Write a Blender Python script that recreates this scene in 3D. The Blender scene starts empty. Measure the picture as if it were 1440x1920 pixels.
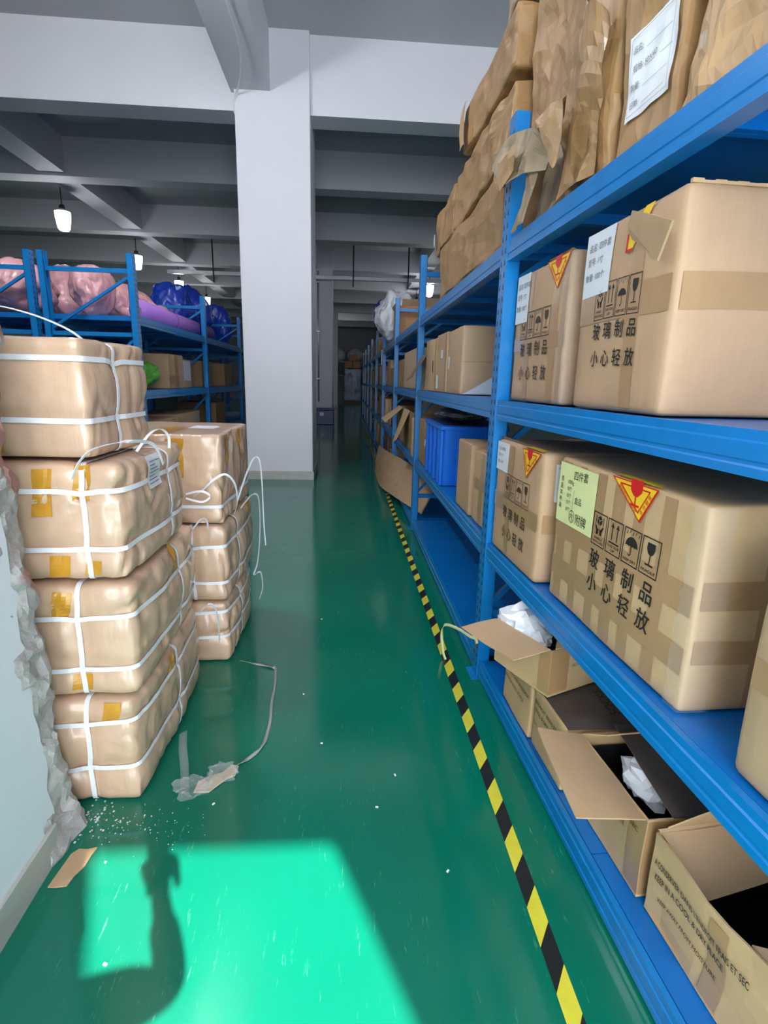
import bpy, bmesh, math, random
from mathutils import Vector, Matrix, Euler, noise
SC = bpy.context.scene
COL = SC.collection
R = math.radians

# ------------------------------------------------------------------ camera
# axes of the place: X across the aisle, Y down the aisle, Z up
cam_d = bpy.data.cameras.new('camera')
cam = bpy.data.objects.new('camera', cam_d); COL.objects.link(cam)
yv = Vector((650 - 720, 714 - 960, 1000)).normalized()
d0 = Vector((-math.sin(R(.4)), math.cos(R(.4)), 0)); dv = (d0 - yv * d0.dot(yv)).normalized(); xv = dv.cross(yv)
right = Vector((xv[0], yv[0], -dv[0])); down = Vector((xv[1], yv[1], -dv[1])); fwd = Vector((xv[2], yv[2], -dv[2]))
cam.matrix_world = Matrix(((right[0], -down[0], -fwd[0], 0), (right[1], -down[1], -fwd[1], 0), (right[2], -down[2], -fwd[2], 1.5), (0, 0, 0, 1)))
cam_d.sensor_fit = 'VERTICAL'; cam_d.sensor_height = 36; cam_d.lens = 36 * 1000 / 1920
cam_d.clip_start = .02; cam_d.clip_end = 200
SC.camera = cam
# ------------------------------------------------------------------ view, world, sun, daylight
SC.view_settings.view_transform = 'Standard'; SC.view_settings.look = 'None'
SC.view_settings.gamma = 1; SC.view_settings.use_curve_mapping = False
SC.view_settings.exposure = 0.22
SC.cycles.use_denoising = True
SC.cycles.max_bounces = 7; SC.cycles.diffuse_bounces = 4; SC.cycles.sample_clamp_indirect = 6
W = bpy.data.worlds.new('world'); SC.world = W; W.use_nodes = True
bg = W.node_tree.nodes['Background']; bg.inputs[0].default_value = (.75, .87, 1, 1); bg.inputs[1].default_value = 1.6
SUN_EL = R(43); sun_dir = Vector((-.37 * math.cos(SUN_EL), .929 * math.cos(SUN_EL), -math.sin(SUN_EL)))
def light(name, kind, energy, loc, col=(1, 1, 1), **kw):
    l = bpy.data.lights.new(name, kind); l.energy = energy; l.color = col
    for k, v in kw.items(): setattr(l, k, v)
    o = bpy.data.objects.new(name, l); COL.objects.link(o); o.location = loc; return o
s = light('sun', 'SUN', 20.0, (3, -6, 8), (1, .97, .92), angle=R(.6)); s.rotation_euler = sun_dir.to_track_quat('-Z', 'Y').to_euler()
# area lamps as daylight: at the big doorway, and at an added, unseen strip window
o = light('daylight_door', 'AREA', 260, (.3, -2.2, 2.0), (.84, .93, 1), shape='RECTANGLE', size=2.4, size_y=3.8); o.rotation_euler = (R(90), 0, 0)
o = light('added_window_light', 'AREA', 105, (1.0, -2.1, 4.9), (.86, .88, 1), shape='RECTANGLE', size=8, size_y=1.2); o.rotation_euler = (R(90), 0, 0)

# ------------------------------------------------------------------ materials
MATS = {}
def nt_new(name):
    m = bpy.data.materials.new(name); m.use_nodes = True
    nt = m.node_tree; b = nt.nodes['Principled BSDF']; return m, nt, b
def N(nt, kind, **kw):
    n = nt.nodes.new(kind)
    for k, v in kw.items():
        if k.startswith('_'): n.inputs[k[1:]].default_value = v
        else: setattr(n, k, v)
    return n
def ramp(nt, src, p0, p1, c0=(0, 0, 0, 1), c1=(1, 1, 1, 1)):
    r = N(nt, 'ShaderNodeValToRGB'); e = r.color_ramp.elements
    e[0].position = p0; e[1].position = p1; e[0].color = c0; e[1].color = c1
    nt.links.new(src, r.inputs[0]); return r.outputs[0]
def mixc(nt, fac, a, b, mode='MIX'):
    m = N(nt, 'ShaderNodeMix', data_type='RGBA', blend_type=mode)
    for i, v in ((0, fac), (6, a), (7, b)):
        if hasattr(v, 'is_output'): nt.links.new(v, m.inputs[i])
        elif i == 0: m.inputs[0].default_value = v
        else: m.inputs[i].default_value = (*v, 1) if len(v) == 3 else v
    return m.outputs[2]
def mat(name, col, rough=.6, var=0, vscale=6, bump=0, bscale=60, bstretch=(1, 1, 1), metal=0, coat=0, spec=.5, emit=0, alpha=1, col2=None, crease=0):
    if name in MATS: return MATS[name]
    m, nt, b = nt_new(name)
    tc = N(nt, 'ShaderNodeTexCoord')
    b.inputs['Base Color'].default_value = (*col, 1); b.inputs['Roughness'].default_value = rough
    b.inputs['Metallic'].default_value = metal; b.inputs['Coat Weight'].default_value = coat; b.inputs['Coat Roughness'].default_value = .15
    b.inputs['Specular IOR Level'].default_value = spec; b.inputs['Alpha'].default_value = alpha
    if emit: b.inputs['Emission Color'].default_value = (*col, 1); b.inputs['Emission Strength'].default_value = emit
    if var:
        n = N(nt, 'ShaderNodeTexNoise', _Scale=vscale, _Detail=6.0, _Roughness=.6); nt.links.new(tc.outputs['Object'], n.inputs['Vector'])
        c2 = col2 or tuple(c * (1 - var) for c in col)
        f = ramp(nt, n.outputs[0], .35, .7)
        nt.links.new(mixc(nt, f, col, c2), b.inputs['Base Color'])
    if bump:
        mp = N(nt, 'ShaderNodeMapping'); mp.inputs['Scale'].default_value = bstretch; nt.links.new(tc.outputs['Object'], mp.inputs[0])
        n = N(nt, 'ShaderNodeTexNoise', _Scale=bscale, _Detail=4.0); nt.links.new(mp.outputs[0], n.inputs['Vector'])
        bp = N(nt, 'ShaderNodeBump', _Strength=bump, _Distance=.01); nt.links.new(n.outputs[0], bp.inputs['Height'])
        nt.links.new(bp.outputs[0], b.inputs['Normal'])
        if crease:   # fold lines of handled paper
            nz = N(nt, 'ShaderNodeTexNoise', _Scale=3.0, _Detail=2.0); nt.links.new(tc.outputs['Object'], nz.inputs['Vector'])
            va = N(nt, 'ShaderNodeVectorMath', operation='MULTIPLY_ADD'); nt.links.new(nz.outputs['Color'], va.inputs[0]); va.inputs[1].default_value = (.25, .25, .25); nt.links.new(tc.outputs['Object'], va.inputs[2])
            vo = N(nt, 'ShaderNodeTexVoronoi', _Scale=crease); nt.links.new(va.outputs[0], vo.inputs['Vector'])
            b2 = N(nt, 'ShaderNodeBump', _Strength=.55, _Distance=.035); nt.links.new(vo.outputs['Distance'], b2.inputs['Height']); nt.links.new(bp.outputs[0], b2.inputs['Normal']); nt.links.new(b2.outputs[0], b.inputs['Normal'])
    MATS[name] = m; return m
def film_mat(name, col, trans=.75, rough=.12, bscale=25, bump=.6):
    m, nt, b = nt_new(name)
    tc = N(nt, 'ShaderNodeTexCoord')
    n = N(nt, 'ShaderNodeTexNoise', _Scale=bscale, _Detail=5.0); nt.links.new(tc.outputs['Object'], n.inputs['Vector'])
    bp = N(nt, 'ShaderNodeBump', _Strength=bump, _Distance=.02); nt.links.new(n.outputs[0], bp.inputs['Height'])
    nt.links.new(bp.outputs[0], b.inputs['Normal'])
    b.inputs['Base Color'].default_value = (*col, 1); b.inputs['Roughness'].default_value = rough; b.inputs['Specular IOR Level'].default_value = .8
    t = N(nt, 'ShaderNodeBsdfTransparent'); mx = N(nt, 'ShaderNodeMixShader'); mx.inputs[0].default_value = trans
    nt.links.new(b.outputs[0], mx.inputs[1]); nt.links.new(t.outputs[0], mx.inputs[2])
    nt.links.new(mx.outputs[0], nt.nodes['Material Output'].inputs[0]); return m

CARD = mat('cardboard', (.52, .325, .185), .62, .14, 5, .12, 40, (1, 1, .2))
CARD2 = mat('cardboard_tan', (.54, .35, .195), .55, .12, 4, .1, 30, (1, 1, .2), coat=.15)
CARD3 = mat('cardboard_brown', (.33, .19, .085), .65, .2, 5, .12, 40)
CARD4 = mat('cardboard_yellow', (.60, .39, .20), .6, .15, 6, .15, 35)
CARDIN = mat('cardboard_grey_brown', (.16, .115, .08), .7, .2, 6, .1, 40)
BALE = mat('bale_cardboard', (.68, .45, .30), .38, .2, 4.5, .55, 16, (1, 1, .2), coat=.6)
KRAFT = mat('kraft_paper', (.41, .225, .085), .6, .25, 4, .4, 9, coat=.08, crease=7)
KRAFT2 = mat('kraft_paper_light', (.51, .305, .14), .6, .2, 4, .4, 10, crease=8)
KRAFT3 = mat('kraft_paper_grey', (.38, .275, .16), .6, .2, 4, .4, 10, crease=8)
TAPE = mat('tan_tape', (.43, .245, .11), .28, .1, 10, .12, 30, (1, 1, .3), coat=.5)
TAPEC = mat('clear_brown_tape', (.43, .255, .125), .3, .08, 10, .12, 30, (1, 1, .3), coat=.4)
YTAPE = mat('orange_tape', (.62, .30, .03), .3, .2, 14, .2, 40, coat=.4)
STRAP = mat('white_strap', (.83, .83, .86), .45, 0, bump=.15, bscale=200)
BLUE = mat('blue_paint', (.001, .19, .53), .28, .12, 8, .03, 90, spec=.55)
BLUED = mat('blue_paint_deck', (.001, .15, .50), .32, .12, 5, .02, 60)
SLOT = mat('slot_dark', (.003, .01, .04), .8)
BLUEP = mat('blue_plastic', (.002, .17, .80), .3, .1, 5, 0, coat=.2)
BLUEBAG = film_mat('blue_film', (.01, .05, .45), .1, .2, 9, .9)
PINK = film_mat('pink_film', (.72, .36, .38), .05, .22, 7, .9)
PURPLE = mat('purple_foam', (.40, .17, .62), .6, .08, 6, .1, 100)
WBAG = film_mat('white_film', (.75, .76, .8), .15, .3, 10, .9)
FILM = film_mat('clear_film', (.75, .75, .75), .88, .1, 5, .5)
GBAG = film_mat('grey_film', (.12, .13, .15), .2, .25, 9, .9)
GREENB = mat('lime_film', (.12, .55, .03), .35, .3, 12, .5, 20)
WPAPER = mat('white_paper', (.78, .79, .8), .7)
LABELW = mat('label_white', (.70, .73, .76), .6)
LABELY = mat('label_yellow', (.75, .78, .36), .65, .05, 8)
STICKY = mat('sticker_yellow', (.85, .55, .02), .4)
RED = mat('sticker_red', (.62, .012, .015), .4)
INK = mat('black_ink', (.012, .011, .01), .6)
INKB = mat('brown_ink', (.05, .03, .015), .6)
INKG = mat('grey_ink', (.16, .16, .18), .6)
BLACKT = mat('hazard_black', (.012, .013, .015), .4)
YEL = mat('hazard_yellow', (.72, .64, .05), .4, .15, 14)
PAINT = mat('white_paint', (.72, .71, .75), .6, .04, 1.2, .03, 20)
CEILP = mat('ceiling_paint', (.52, .52, .55), .75, .08, .8)
GREYP = mat('grey_paint', (.36, .36, .39), .7, .06, 1.5)
PLAST = mat('wall_plaster', (.78, .79, .84), .65, .06, 2.5, .06, 14)
TILE = mat('skirting_tile', (.50, .48, .44), .35, .15, 9)
STEELG = mat('galvanised', (.55, .56, .58), .35, .1, 8, metal=.7)
BLACKM = mat('black_metal', (.01, .01, .012), .5)
EMIT = mat('lamp_glow', (.93, .97, 1), .4, emit=22)
DARKP = mat('dark_plastic', (.015, .016, .02), .4)
GRAYB = mat('grey_carton', (.10, .075, .06), .65, .2, 5)
PALLET = film_mat('blue_grey_wrap', (.16, .2, .33), .05, .2, 6, 1.0)
SKIN = mat('skin', (.50, .30, .21), .5); HAIR = mat('hair', (.012, .01, .009), .5)
SHIRT = mat('shirt_cloth', (.06, .07, .10), .8); JEANS = mat('trouser_cloth', (.02, .025, .04), .85); SHOE = mat('shoe_rubber', (.03, .03, .03), .6)

def floor_mat():
    m, nt, b = nt_new('green_epoxy'); tc = N(nt, 'ShaderNodeTexCoord')
    n = N(nt, 'ShaderNodeTexNoise', _Scale=.9, _Detail=5.0); nt.links.new(tc.outputs['Object'], n.inputs[0])
    base = mixc(nt, ramp(nt, n.outputs[0], .3, .7), (.001, .165, .095), (.002, .135, .08))
    # scuffs: thin stretched noise in two directions
    sc = None
    for rot, st, sc_ in ((.45, (60, 7, 1), 1.0), (-.9, (75, 9, 1), 1.0), (1.35, (55, 8, 1), 1.0), (-.2, (50, 9, 1), .9)):
        mp = N(nt, 'ShaderNodeMapping'); mp.inputs['Rotation'].default_value = (0, 0, rot); mp.inputs['Scale'].default_value = st
        nt.links.new(tc.outputs['Object'], mp.inputs[0])
        w = N(nt, 'ShaderNodeTexNoise', _Scale=sc_, _Detail=5.0, _Roughness=.7); nt.links.new(mp.outputs[0], w.inputs[0])
        r = ramp(nt, w.outputs[0], .64, .75)
        sc = r if sc is None else mixc(nt, 1.0, sc, r, 'ADD')
    n2 = N(nt, 'ShaderNodeTexNoise', _Scale=2.3, _Detail=3.0); nt.links.new(tc.outputs['Object'], n2.inputs[0])
    fac = mixc(nt, 1.0, sc, ramp(nt, n2.outputs[0], .42, .65), 'MULTIPLY')
    fac = mixc(nt, 1.0, fac, (.6, .6, .6), 'MULTIPLY')
    nt.links.new(mixc(nt, fac, base, (.28, .5, .42)), b.inputs['Base Color'])
    n3 = N(nt, 'ShaderNodeTexNoise', _Scale=5.0, _Detail=6.0); nt.links.new(tc.outputs['Object'], n3.inputs[0])
    nt.links.new(ramp(nt, n3.outputs[0], .3, .8, (.08, .08, .08, 1), (.2, .2, .2, 1)), b.inputs['Roughness'])
    n4 = N(nt, 'ShaderNodeTexNoise', _Scale=3.0, _Detail=2.0); nt.links.new(tc.outputs['Object'], n4.inputs[0])
    bp = N(nt, 'ShaderNodeBump', _Strength=.04, _Distance=.02); nt.links.new(n4.outputs[0], bp.inputs['Height']); nt.links.new(bp.outputs[0], b.inputs['Normal'])
    b.inputs['Specular IOR Level'].default_value = .5
    return m
FLOOR = floor_mat()
def rubble_mat():
    m, nt, b = nt_new('broken_render'); tc = N(nt, 'ShaderNodeTexCoord')
    n = N(nt, 'ShaderNodeTexNoise', _Scale=14.0, _Detail=8.0, _Roughness=.65); nt.links.new(tc.outputs['Object'], n.inputs[0])
    c = mixc(nt, ramp(nt, n.outputs[0], .3, .75), (.34, .315, .30), (.52, .49, .47))
    # pinkish brick courses showing through in patches
    sx = N(nt, 'ShaderNodeSeparateXYZ'); nt.links.new(tc.outputs['Object'], sx.inputs[0])
    n2 = N(nt, 'ShaderNodeTexNoise', _Scale=5.0, _Detail=3.0); nt.links.new(tc.outputs['Object'], n2.inputs[0])
    f = ramp(nt, n2.outputs[0], .52, .58)
    rr = N(nt, 'ShaderNodeMapRange'); rr.inputs[1].default_value = .72; rr.inputs[2].default_value = .85; nt.links.new(sx.outputs[2], rr.inputs[0])
    f2 = mixc(nt, 1.0, f, rr.outputs[0], 'MULTIPLY')
    nt.links.new(mixc(nt, f2, c, (.40, .20, .17)), b.inputs['Base Color'])
    b.inputs['Roughness'].default_value = .95
    bp = N(nt, 'ShaderNodeBump', _Strength=.9, _Distance=.012); nt.links.new(n.outputs[0], bp.inputs['Height']); nt.links.new(bp.outputs[0], b.inputs['Normal'])
    return m
RUBBLE = rubble_mat()

# ------------------------------------------------------------------ mesh helpers
def tag(o, label=None, cat=None, group=None, kind=None):
    if label: o['label'] = label
    if cat: o['category'] = cat
    if group: o['group'] = group
    if kind: o['kind'] = kind
    return o
def link(name, me, mats, parent=None, smooth=False):
    for m in (mats if isinstance(mats, (list, tuple)) else [mats]): me.materials.append(m)
    if smooth: me.polygons.foreach_set('use_smooth', [True] * len(me.polygons))
    o = bpy.data.objects.new(name, me); COL.objects.link(o)
    if parent: o.parent = parent
    return o
def mesh(name, V, F, mats, parent=None, smooth=False, mi=None):
    me = bpy.data.meshes.new(name); me.from_pydata([tuple(v) for v in V], [], F)
    if mi: me.polygons.foreach_set('material_index', mi)
    me.update(); return link(name, me, mats, parent, smooth)
def empty(name, loc, rz=0, label=None, cat=None, group=None):
    o = bpy.data.objects.new(name, None); COL.objects.link(o); o.location = loc; o.rotation_euler = (0, 0, rz); o.empty_display_size = .1
    return tag(o, label, cat, group)
class MB:
    def __init__(s): s.V = []; s.F = []; s.M = []
    def add(s, V, F, mi=0):
        n = len(s.V); s.V += [Vector(v) for v in V]; s.F += [[i + n for i in f] for f in F]; s.M += [mi] * len(F); return s
    def box(s, x0, x1, y0, y1, z0, z1, mi=0):
        return s.add([(x0, y0, z0), (x1, y0, z0), (x1, y1, z0), (x0, y1, z0), (x0, y0, z1), (x1, y0, z1), (x1, y1, z1), (x0, y1, z1)],
                     [[0, 3, 2, 1], [4, 5, 6, 7], [0, 1, 5, 4], [1, 2, 6, 5], [2, 3, 7, 6], [3, 0, 4, 7]], mi)
    def bar(s, a, b, w, h, up=(0, 0, 1), mi=0):
        a = Vector(a); b = Vector(b); d = (b - a).normalized(); u = Vector(up); sd = d.cross(u)
        if sd.length < 1e-4: sd = d.cross(Vector((1, 0, 0)))
        sd.normalize(); u = sd.cross(d)
        V = [p + sd * (i * w / 2) + u * (j * h / 2) for p in (a, b) for i, j in ((-1, -1), (1, -1), (1, 1), (-1, 1))]
        return s.add(V, [[0, 1, 2, 3], [7, 6, 5, 4], [0, 4, 5, 1], [1, 5, 6, 2], [2, 6, 7, 3], [3, 7, 4, 0]], mi)
    def prism(s, prof, x0, x1, mi=0):   # profile in (y,z) run along x
        n = len(prof); V = [(x0, p[0], p[1]) for p in prof] + [(x1, p[0], p[1]) for p in prof]
        return s.add(V, [list(range(n))[::-1], list(range(n, 2 * n))] + [[i, (i + 1) % n, n + (i + 1) % n, n + i] for i in range(n)], mi)
    def tube(s, pts, r, n=10, mi=0, cap=True):
        rings = []
        for i, p in enumerate(pts):
            p = Vector(p); t = (Vector(pts[min(i + 1, len(pts) - 1)]) - Vector(pts[max(i - 1, 0)])).normalized()
            a = t.cross(Vector((0, 0, 1))); a = a if a.length > .05 else t.cross(Vector((1, 0, 0))); a.normalize(); b = t.cross(a)
            rr = r[i] if isinstance(r, (list, tuple)) else r
            rings.append([p + (a * math.cos(6.2832 * k / n) + b * math.sin(6.2832 * k / n)) * rr for k in range(n)])
        V = [v for ring in rings for v in ring]; F = []
        for i in range(len(rings) - 1):
            for k in range(n): F.append([i * n + k, i * n + (k + 1) % n, (i + 1) * n + (k + 1) % n, (i + 1) * n + k])
        if cap: F += [list(range(n))[::-1], [(len(rings) - 1) * n + k for k in range(n)]]
        return s.add(V, F, mi)
    def build(s, name, mats, parent=None, smooth=False, bevel=0):
        o = mesh(name, s.V, s.F, mats, parent, smooth, s.M)
        bm = bmesh.new(); bm.from_mesh(o.data); bmesh.ops.recalc_face_normals(bm, faces=bm.faces); bm.to_mesh(o.data); bm.free()
        if bevel:
            b = o.modifiers.new('bevel', 'BEVEL'); b.width = bevel; b.segments = 2; b.limit_method = 'ANGLE'; b.angle_limit = R(40)
        return o
def catmull(P, k=6):
    P = [Vector(p) for p in P]; out = []
    for i in range(len(P) - 1):
        a = P[max(i - 1, 0)]; b = P[i]; c = P[i + 1]; d = P[min(i + 2, len(P) - 1)]
        for j in range(k):
            t = j / k; out.append(.5 * ((2 * b) + (c - a) * t + (2 * a - 5 * b + 4 * c - d) * t * t + (3 * b - a - 3 * c + d) * t ** 3))
    return out + [P[-1]]
def ribbon_mb(mb, pts, width, side, thick=.0012, mi=0, closed=False):
    V = []; F = []; n = len(pts)
    for i, p in enumerate(pts):
        sv = side[i] if isinstance(side, list) else Vector(side)
        a = pts[(i - 1) % n] if (i or closed) else pts[0]; b = pts[(i + 1) % n] if (i < n - 1 or closed) else pts[-1]
        t = (b - a).normalized(); sv = (sv - t * sv.dot(t)).normalized(); nn = t.cross(sv) * thick / 2
        V += [p - sv * width / 2 - nn, p + sv * width / 2 - nn, p + sv * width / 2 + nn, p - sv * width / 2 + nn]
    for i in range(n if closed else n - 1):
        j = (i + 1) % n
        for k in range(4): F.append([i * 4 + k, i * 4 + (k + 1) % 4, j * 4 + (k + 1) % 4, j * 4 + k])
    if not closed: F += [[3, 2, 1, 0], [(n - 1) * 4 + k for k in range(4)]]
    return mb.add(V, F, mi)
def ribbon(name, pts, width, side, mat_, parent=None, thick=.0014, k=6):
    mb = MB(); ribbon_mb(mb, catmull(pts, k), width, side, thick); return mb.build(name, mat_, parent, False)

_text_cache = {}
def text_mesh(body, bold=0.0):
    key = (body, bold)
    if key in _text_cache: return _text_cache[key]
    c = bpy.data.curves.new('txt', 'FONT'); c.body = body; c.size = 1; c.offset = bold; c.resolution_u = 3
    o = bpy.data.objects.new('txt', c); COL.objects.link(o)
    dg = bpy.context.evaluated_depsgraph_get(); dg.update()
    me = bpy.data.meshes.new_from_object(o.evaluated_get(dg))
    V = [tuple(v.co) for v in me.vertices]; F = [list(p.vertices) for p in me.polygons]
    bpy.data.objects.remove(o); bpy.data.curves.remove(c); bpy.data.meshes.remove(me)
    _text_cache[key] = (V, F); return V, F

# rounded box form that bodies, tapes, straps and labels all follow
class Form:
    def __init__(s, sx, sy, h, r=.01, deform=None, n=12):
        s.sx, s.sy, s.h, s.r, s.n = sx, sy, h, r, n; s.deform = deform or (lambda v: v); s.sdeform = s.deform
    def axis(s, half, n):
        r = min(s.r, half * .9); m = [-half, -half + r * .3, -half + r]
        return m + [-half + r + (2 * half - 2 * r) * i / n for i in range(1, n)] + [-x for x in m[::-1]]
    def nominal(s, p):
        hx, hy, hz = s.sx / 2, s.sy / 2, s.h / 2; r = min(s.r, hx * .9, hy * .9, hz * .9)
        q = Vector((max(-hx + r, min(hx - r, p[0])), max(-hy + r, min(hy - r, p[1])), max(-hz + r, min(hz - r, p[2]))))
        d = Vector(p) - q
        if d.length > 1e-9: q = q + d.normalized() * r
        return q + Vector((0, 0, hz))
    def body(s, name, mats, parent=None, smooth=True):
        hx, hy, hz = s.sx / 2, s.sy / 2, s.h / 2
        ax = [s.axis(hx, s.n), s.axis(hy, s.n), s.axis(hz, s.n)]
        idx = {}; V = []; F = []
        def vid(p):
            k = (round(p[0], 5), round(p[1], 5), round(p[2], 5))
            if k not in idx:
                idx[k] = len(V); V.append(s.deform(s.nominal(p)))
            return idx[k]
        for a in range(3):
            u, v = (a + 1) % 3, (a + 2) % 3; ha = (hx, hy, hz)[a]
            for sg in (-1, 1):
                for i in range(len(ax[u]) - 1):
                    for j in range(len(ax[v]) - 1):
                        q = []
                        for (ii, jj) in ((i, j), (i + 1, j), (i + 1, j + 1), (i, j + 1)):
                            p = [0, 0, 0]; p[a] = sg * ha; p[u] = ax[u][ii]; p[v] = ax[v][jj]; q.append(vid(p))
                        F.append(q if sg > 0 else q[::-1])
        return mesh(name, V, F, mats, parent, smooth)
    def pt(s, face, a, b, off):   # a, b: coordinates on the face; off: height above it
        if face == 'front': p = Vector((a, -s.sy / 2 - off, b))
        elif face == 'end': p = Vector((s.sx / 2 + off, a, b))
        elif face == 'top': p = Vector((a, b, s.h + off))
        return s.deform(p)
    def strap_path(s, axis, val, off=.003, m=9):
        hx, hy, hz = s.sx / 2, s.sy / 2, s.h / 2; r = min(s.r, hx * .9, hy * .9, hz * .9)
        A, B = {'x': (hy, hz), 'y': (hx, hz), 'z': (hx, hy)}[axis]
        pts = []
        for cx_, cy_, a0 in ((A - r, B - r, 0), (-A + r, B - r, 90), (-A + r, -B + r, 180), (A - r, -B + r, 270)):
            for k in range(6):
                t = R(a0 + 90 * k / 5); pts.append((cx_ + math.cos(t) * (r + off), cy_ + math.sin(t) * (r + off)))
        dense = []
        for i in range(len(pts)):
            a = pts[i]; b = pts[(i + 1) % len(pts)]; dd = math.hypot(b[0] - a[0], b[1] - a[1]); kk = max(1, int(dd / .03))
            for k in range(kk): dense.append((a[0] + (b[0] - a[0]) * k / kk, a[1] + (b[1] - a[1]) * k / kk))
        out = []
        for a, b in dense:
            p = {'x': (val, a, b + hz), 'y': (a, val, b + hz), 'z': (a, b, val)}[axis]
            out.append(s.sdeform(Vector(p)))
        return out
    def strap(s, axis, val, width, mat_, parent, off=.003, name='strap'):
        p = s.strap_path(axis, val, off); sd = Vector({'x': (1, 0, 0), 'y': (0, 1, 0), 'z': (0, 0, 1)}[axis])
        mb = MB(); ribbon_mb(mb, p, width, sd, .0016, closed=True); return mb.build(name, mat_, parent, False)
class Decal:
    def __init__(s, form, face): s.f = form; s.face = face; s.V = []; s.F = []; s.M = []; s.mats = []
    def _m(s, m):
        if m not in s.mats: s.mats.append(m)
        return s.mats.index(m)
    def grid(s, a0, a1, b0, b1, m, off=.0012, step=.03, skew=0, jag=0, seed=0):
        na = max(1, int((a1 - a0) / step)); nb = max(1, int((b1 - b0) / step)); base = len(s.V); mi = s._m(m); rnd = random.Random(seed)
        for j in range(nb + 1):
            for i in range(na + 1):
                a = a0 + (a1 - a0) * i / na; b = b0 + (b1 - b0) * j / nb
                a += skew * (j / nb)
                if jag and (j in (0, nb)): b += rnd.uniform(-jag, jag)
                s.V.append(s.f.pt(s.face, a, b, off))
        for j in range(nb):
            for i in range(na):
                q = base + j * (na + 1) + i; s.F.append([q, q + 1, q + na + 2, q + na + 1]); s.M.append(mi)
        return s
    def poly(s, pts, m, off=.002):
        b = len(s.V); s.V += [s.f.pt(s.face, p[0], p[1], off) for p in pts]; s.F.append(list(range(b, b + len(pts)))); s.M.append(s._m(m)); return s
    def line(s, pts, w, m, off=.002, closed=False):
        n = len(pts)
        for i in range(n if closed else n - 1):
            a = Vector(pts[i]); b = Vector(pts[(i + 1) % n]); d = (b - a)
            if d.length < 1e-6: continue
            d.normalize(); e = Vector((-d.y, d.x)) * w / 2; a2 = a - d * w / 2; b2 = b + d * w / 2
            s.poly([a2 - e, b2 - e, b2 + e, a2 + e], m, off)
        return s
    def text(s, body, a, b, size, m, off=.002, width=None, bold=0.0, rot=0, center=False, sy=1.0):
        V, F = text_mesh(body, bold)
        if not V: return s
        x0 = min(v[0] for v in V); x1 = max(v[0] for v in V); k = size; kx = size if width is None else width / (x1 - x0)
        base = len(s.V); c, sn = math.cos(rot), math.sin(rot); cx_ = (x1 + x0) / 2 if center else x0
        for v in V:
            p = ((v[0] - cx_) * kx, v[1] * k * sy); s.V.append(s.f.pt(s.face, a + p[0] * c - p[1] * sn, b + p[0] * sn + p[1] * c, off))
        mi = s._m(m); s.F += [[i + base for i in f] for f in F]; s.M += [mi] * len(F); return s
    def build(s, name, parent, split=False):
        if not split or len(s.mats) < 2: return mesh(name, s.V, s.F, s.mats, parent, False, s.M)
        def sub(keep, nm, par):   # the sheet itself, then what is printed on it as its own mesh
            V = []; F = []; M = []; ms = []; ix = {}
            for f, mi in zip(s.F, s.M):
                if (mi == 0) != keep: continue
                if s.mats[mi] not in ms: ms.append(s.mats[mi])
                q = []
                for i in f:
                    if i not in ix: ix[i] = len(V); V.append(s.V[i])
                    q.append(ix[i])
                F.append(q); M.append(ms.index(s.mats[mi]))
            return mesh(nm, V, F, ms, par, False, M)
        o = sub(True, name, parent); sub(False, split, o); return o

def dent(amp=.004, freq=3.0, seed=0, bulge=0.0, size=None, sag=0):
    o = Vector((seed * 7.13, seed * 3.7, seed * 1.9))
    def f(v):
        a = noise.noise_vector(v * freq + o) * amp
        w = Vector(v)
        if bulge and size:
            sx, sy, h = size; t = max(0, 1 - (2 * v.z / h - 1) ** 2)
            ux = max(0, 1 - (2 * v.x / sx) ** 2); uy = max(0, 1 - (2 * v.y / sy) ** 2)
            w.x += math.copysign(bulge * t * uy, v.x) if abs(v.x) > sx * .3 else bulge * t * uy * v.x / (sx * .3)
            w.y += math.copysign(bulge * t * ux, v.y) if abs(v.y) > sy * .3 else bulge * t * ux * v.y / (sy * .3)
        k = min(1, max(0, v.z / .04))
        return w + Vector((a.x, a.y, a.z * k))
    return f
# ------------------------------------------------------------------ the setting
def struct(o): return tag(o, kind='structure')
def sbox(name, x0, x1, y0, y1, z0, z1, m): return struct(MB().box(x0, x1, y0, y1, z0, z1).build(name, m))
ZC = 5.88
sbox('floor', -14, 9, -2.6, 44, -.2, 0, FLOOR)
sbox('ceiling', -14, 9, -2.6, 44, ZC, ZC + .2, CEILP)
sbox('ground_outside', -14, 14, -14, -2.6, -.2, -.02, mat('concrete_yard', (.42, .41, .39), .9, .2, 2))
sbox('wall_far', -14, 9, 43, 43.3, 0, ZC, GREYP)
sbox('wall_right', 7.5, 7.8, -2.6, 43, 0, ZC, GREYP)
sbox('wall_far_left', -13.3, -13, -2.6, 43, 0, ZC, GREYP)
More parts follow.
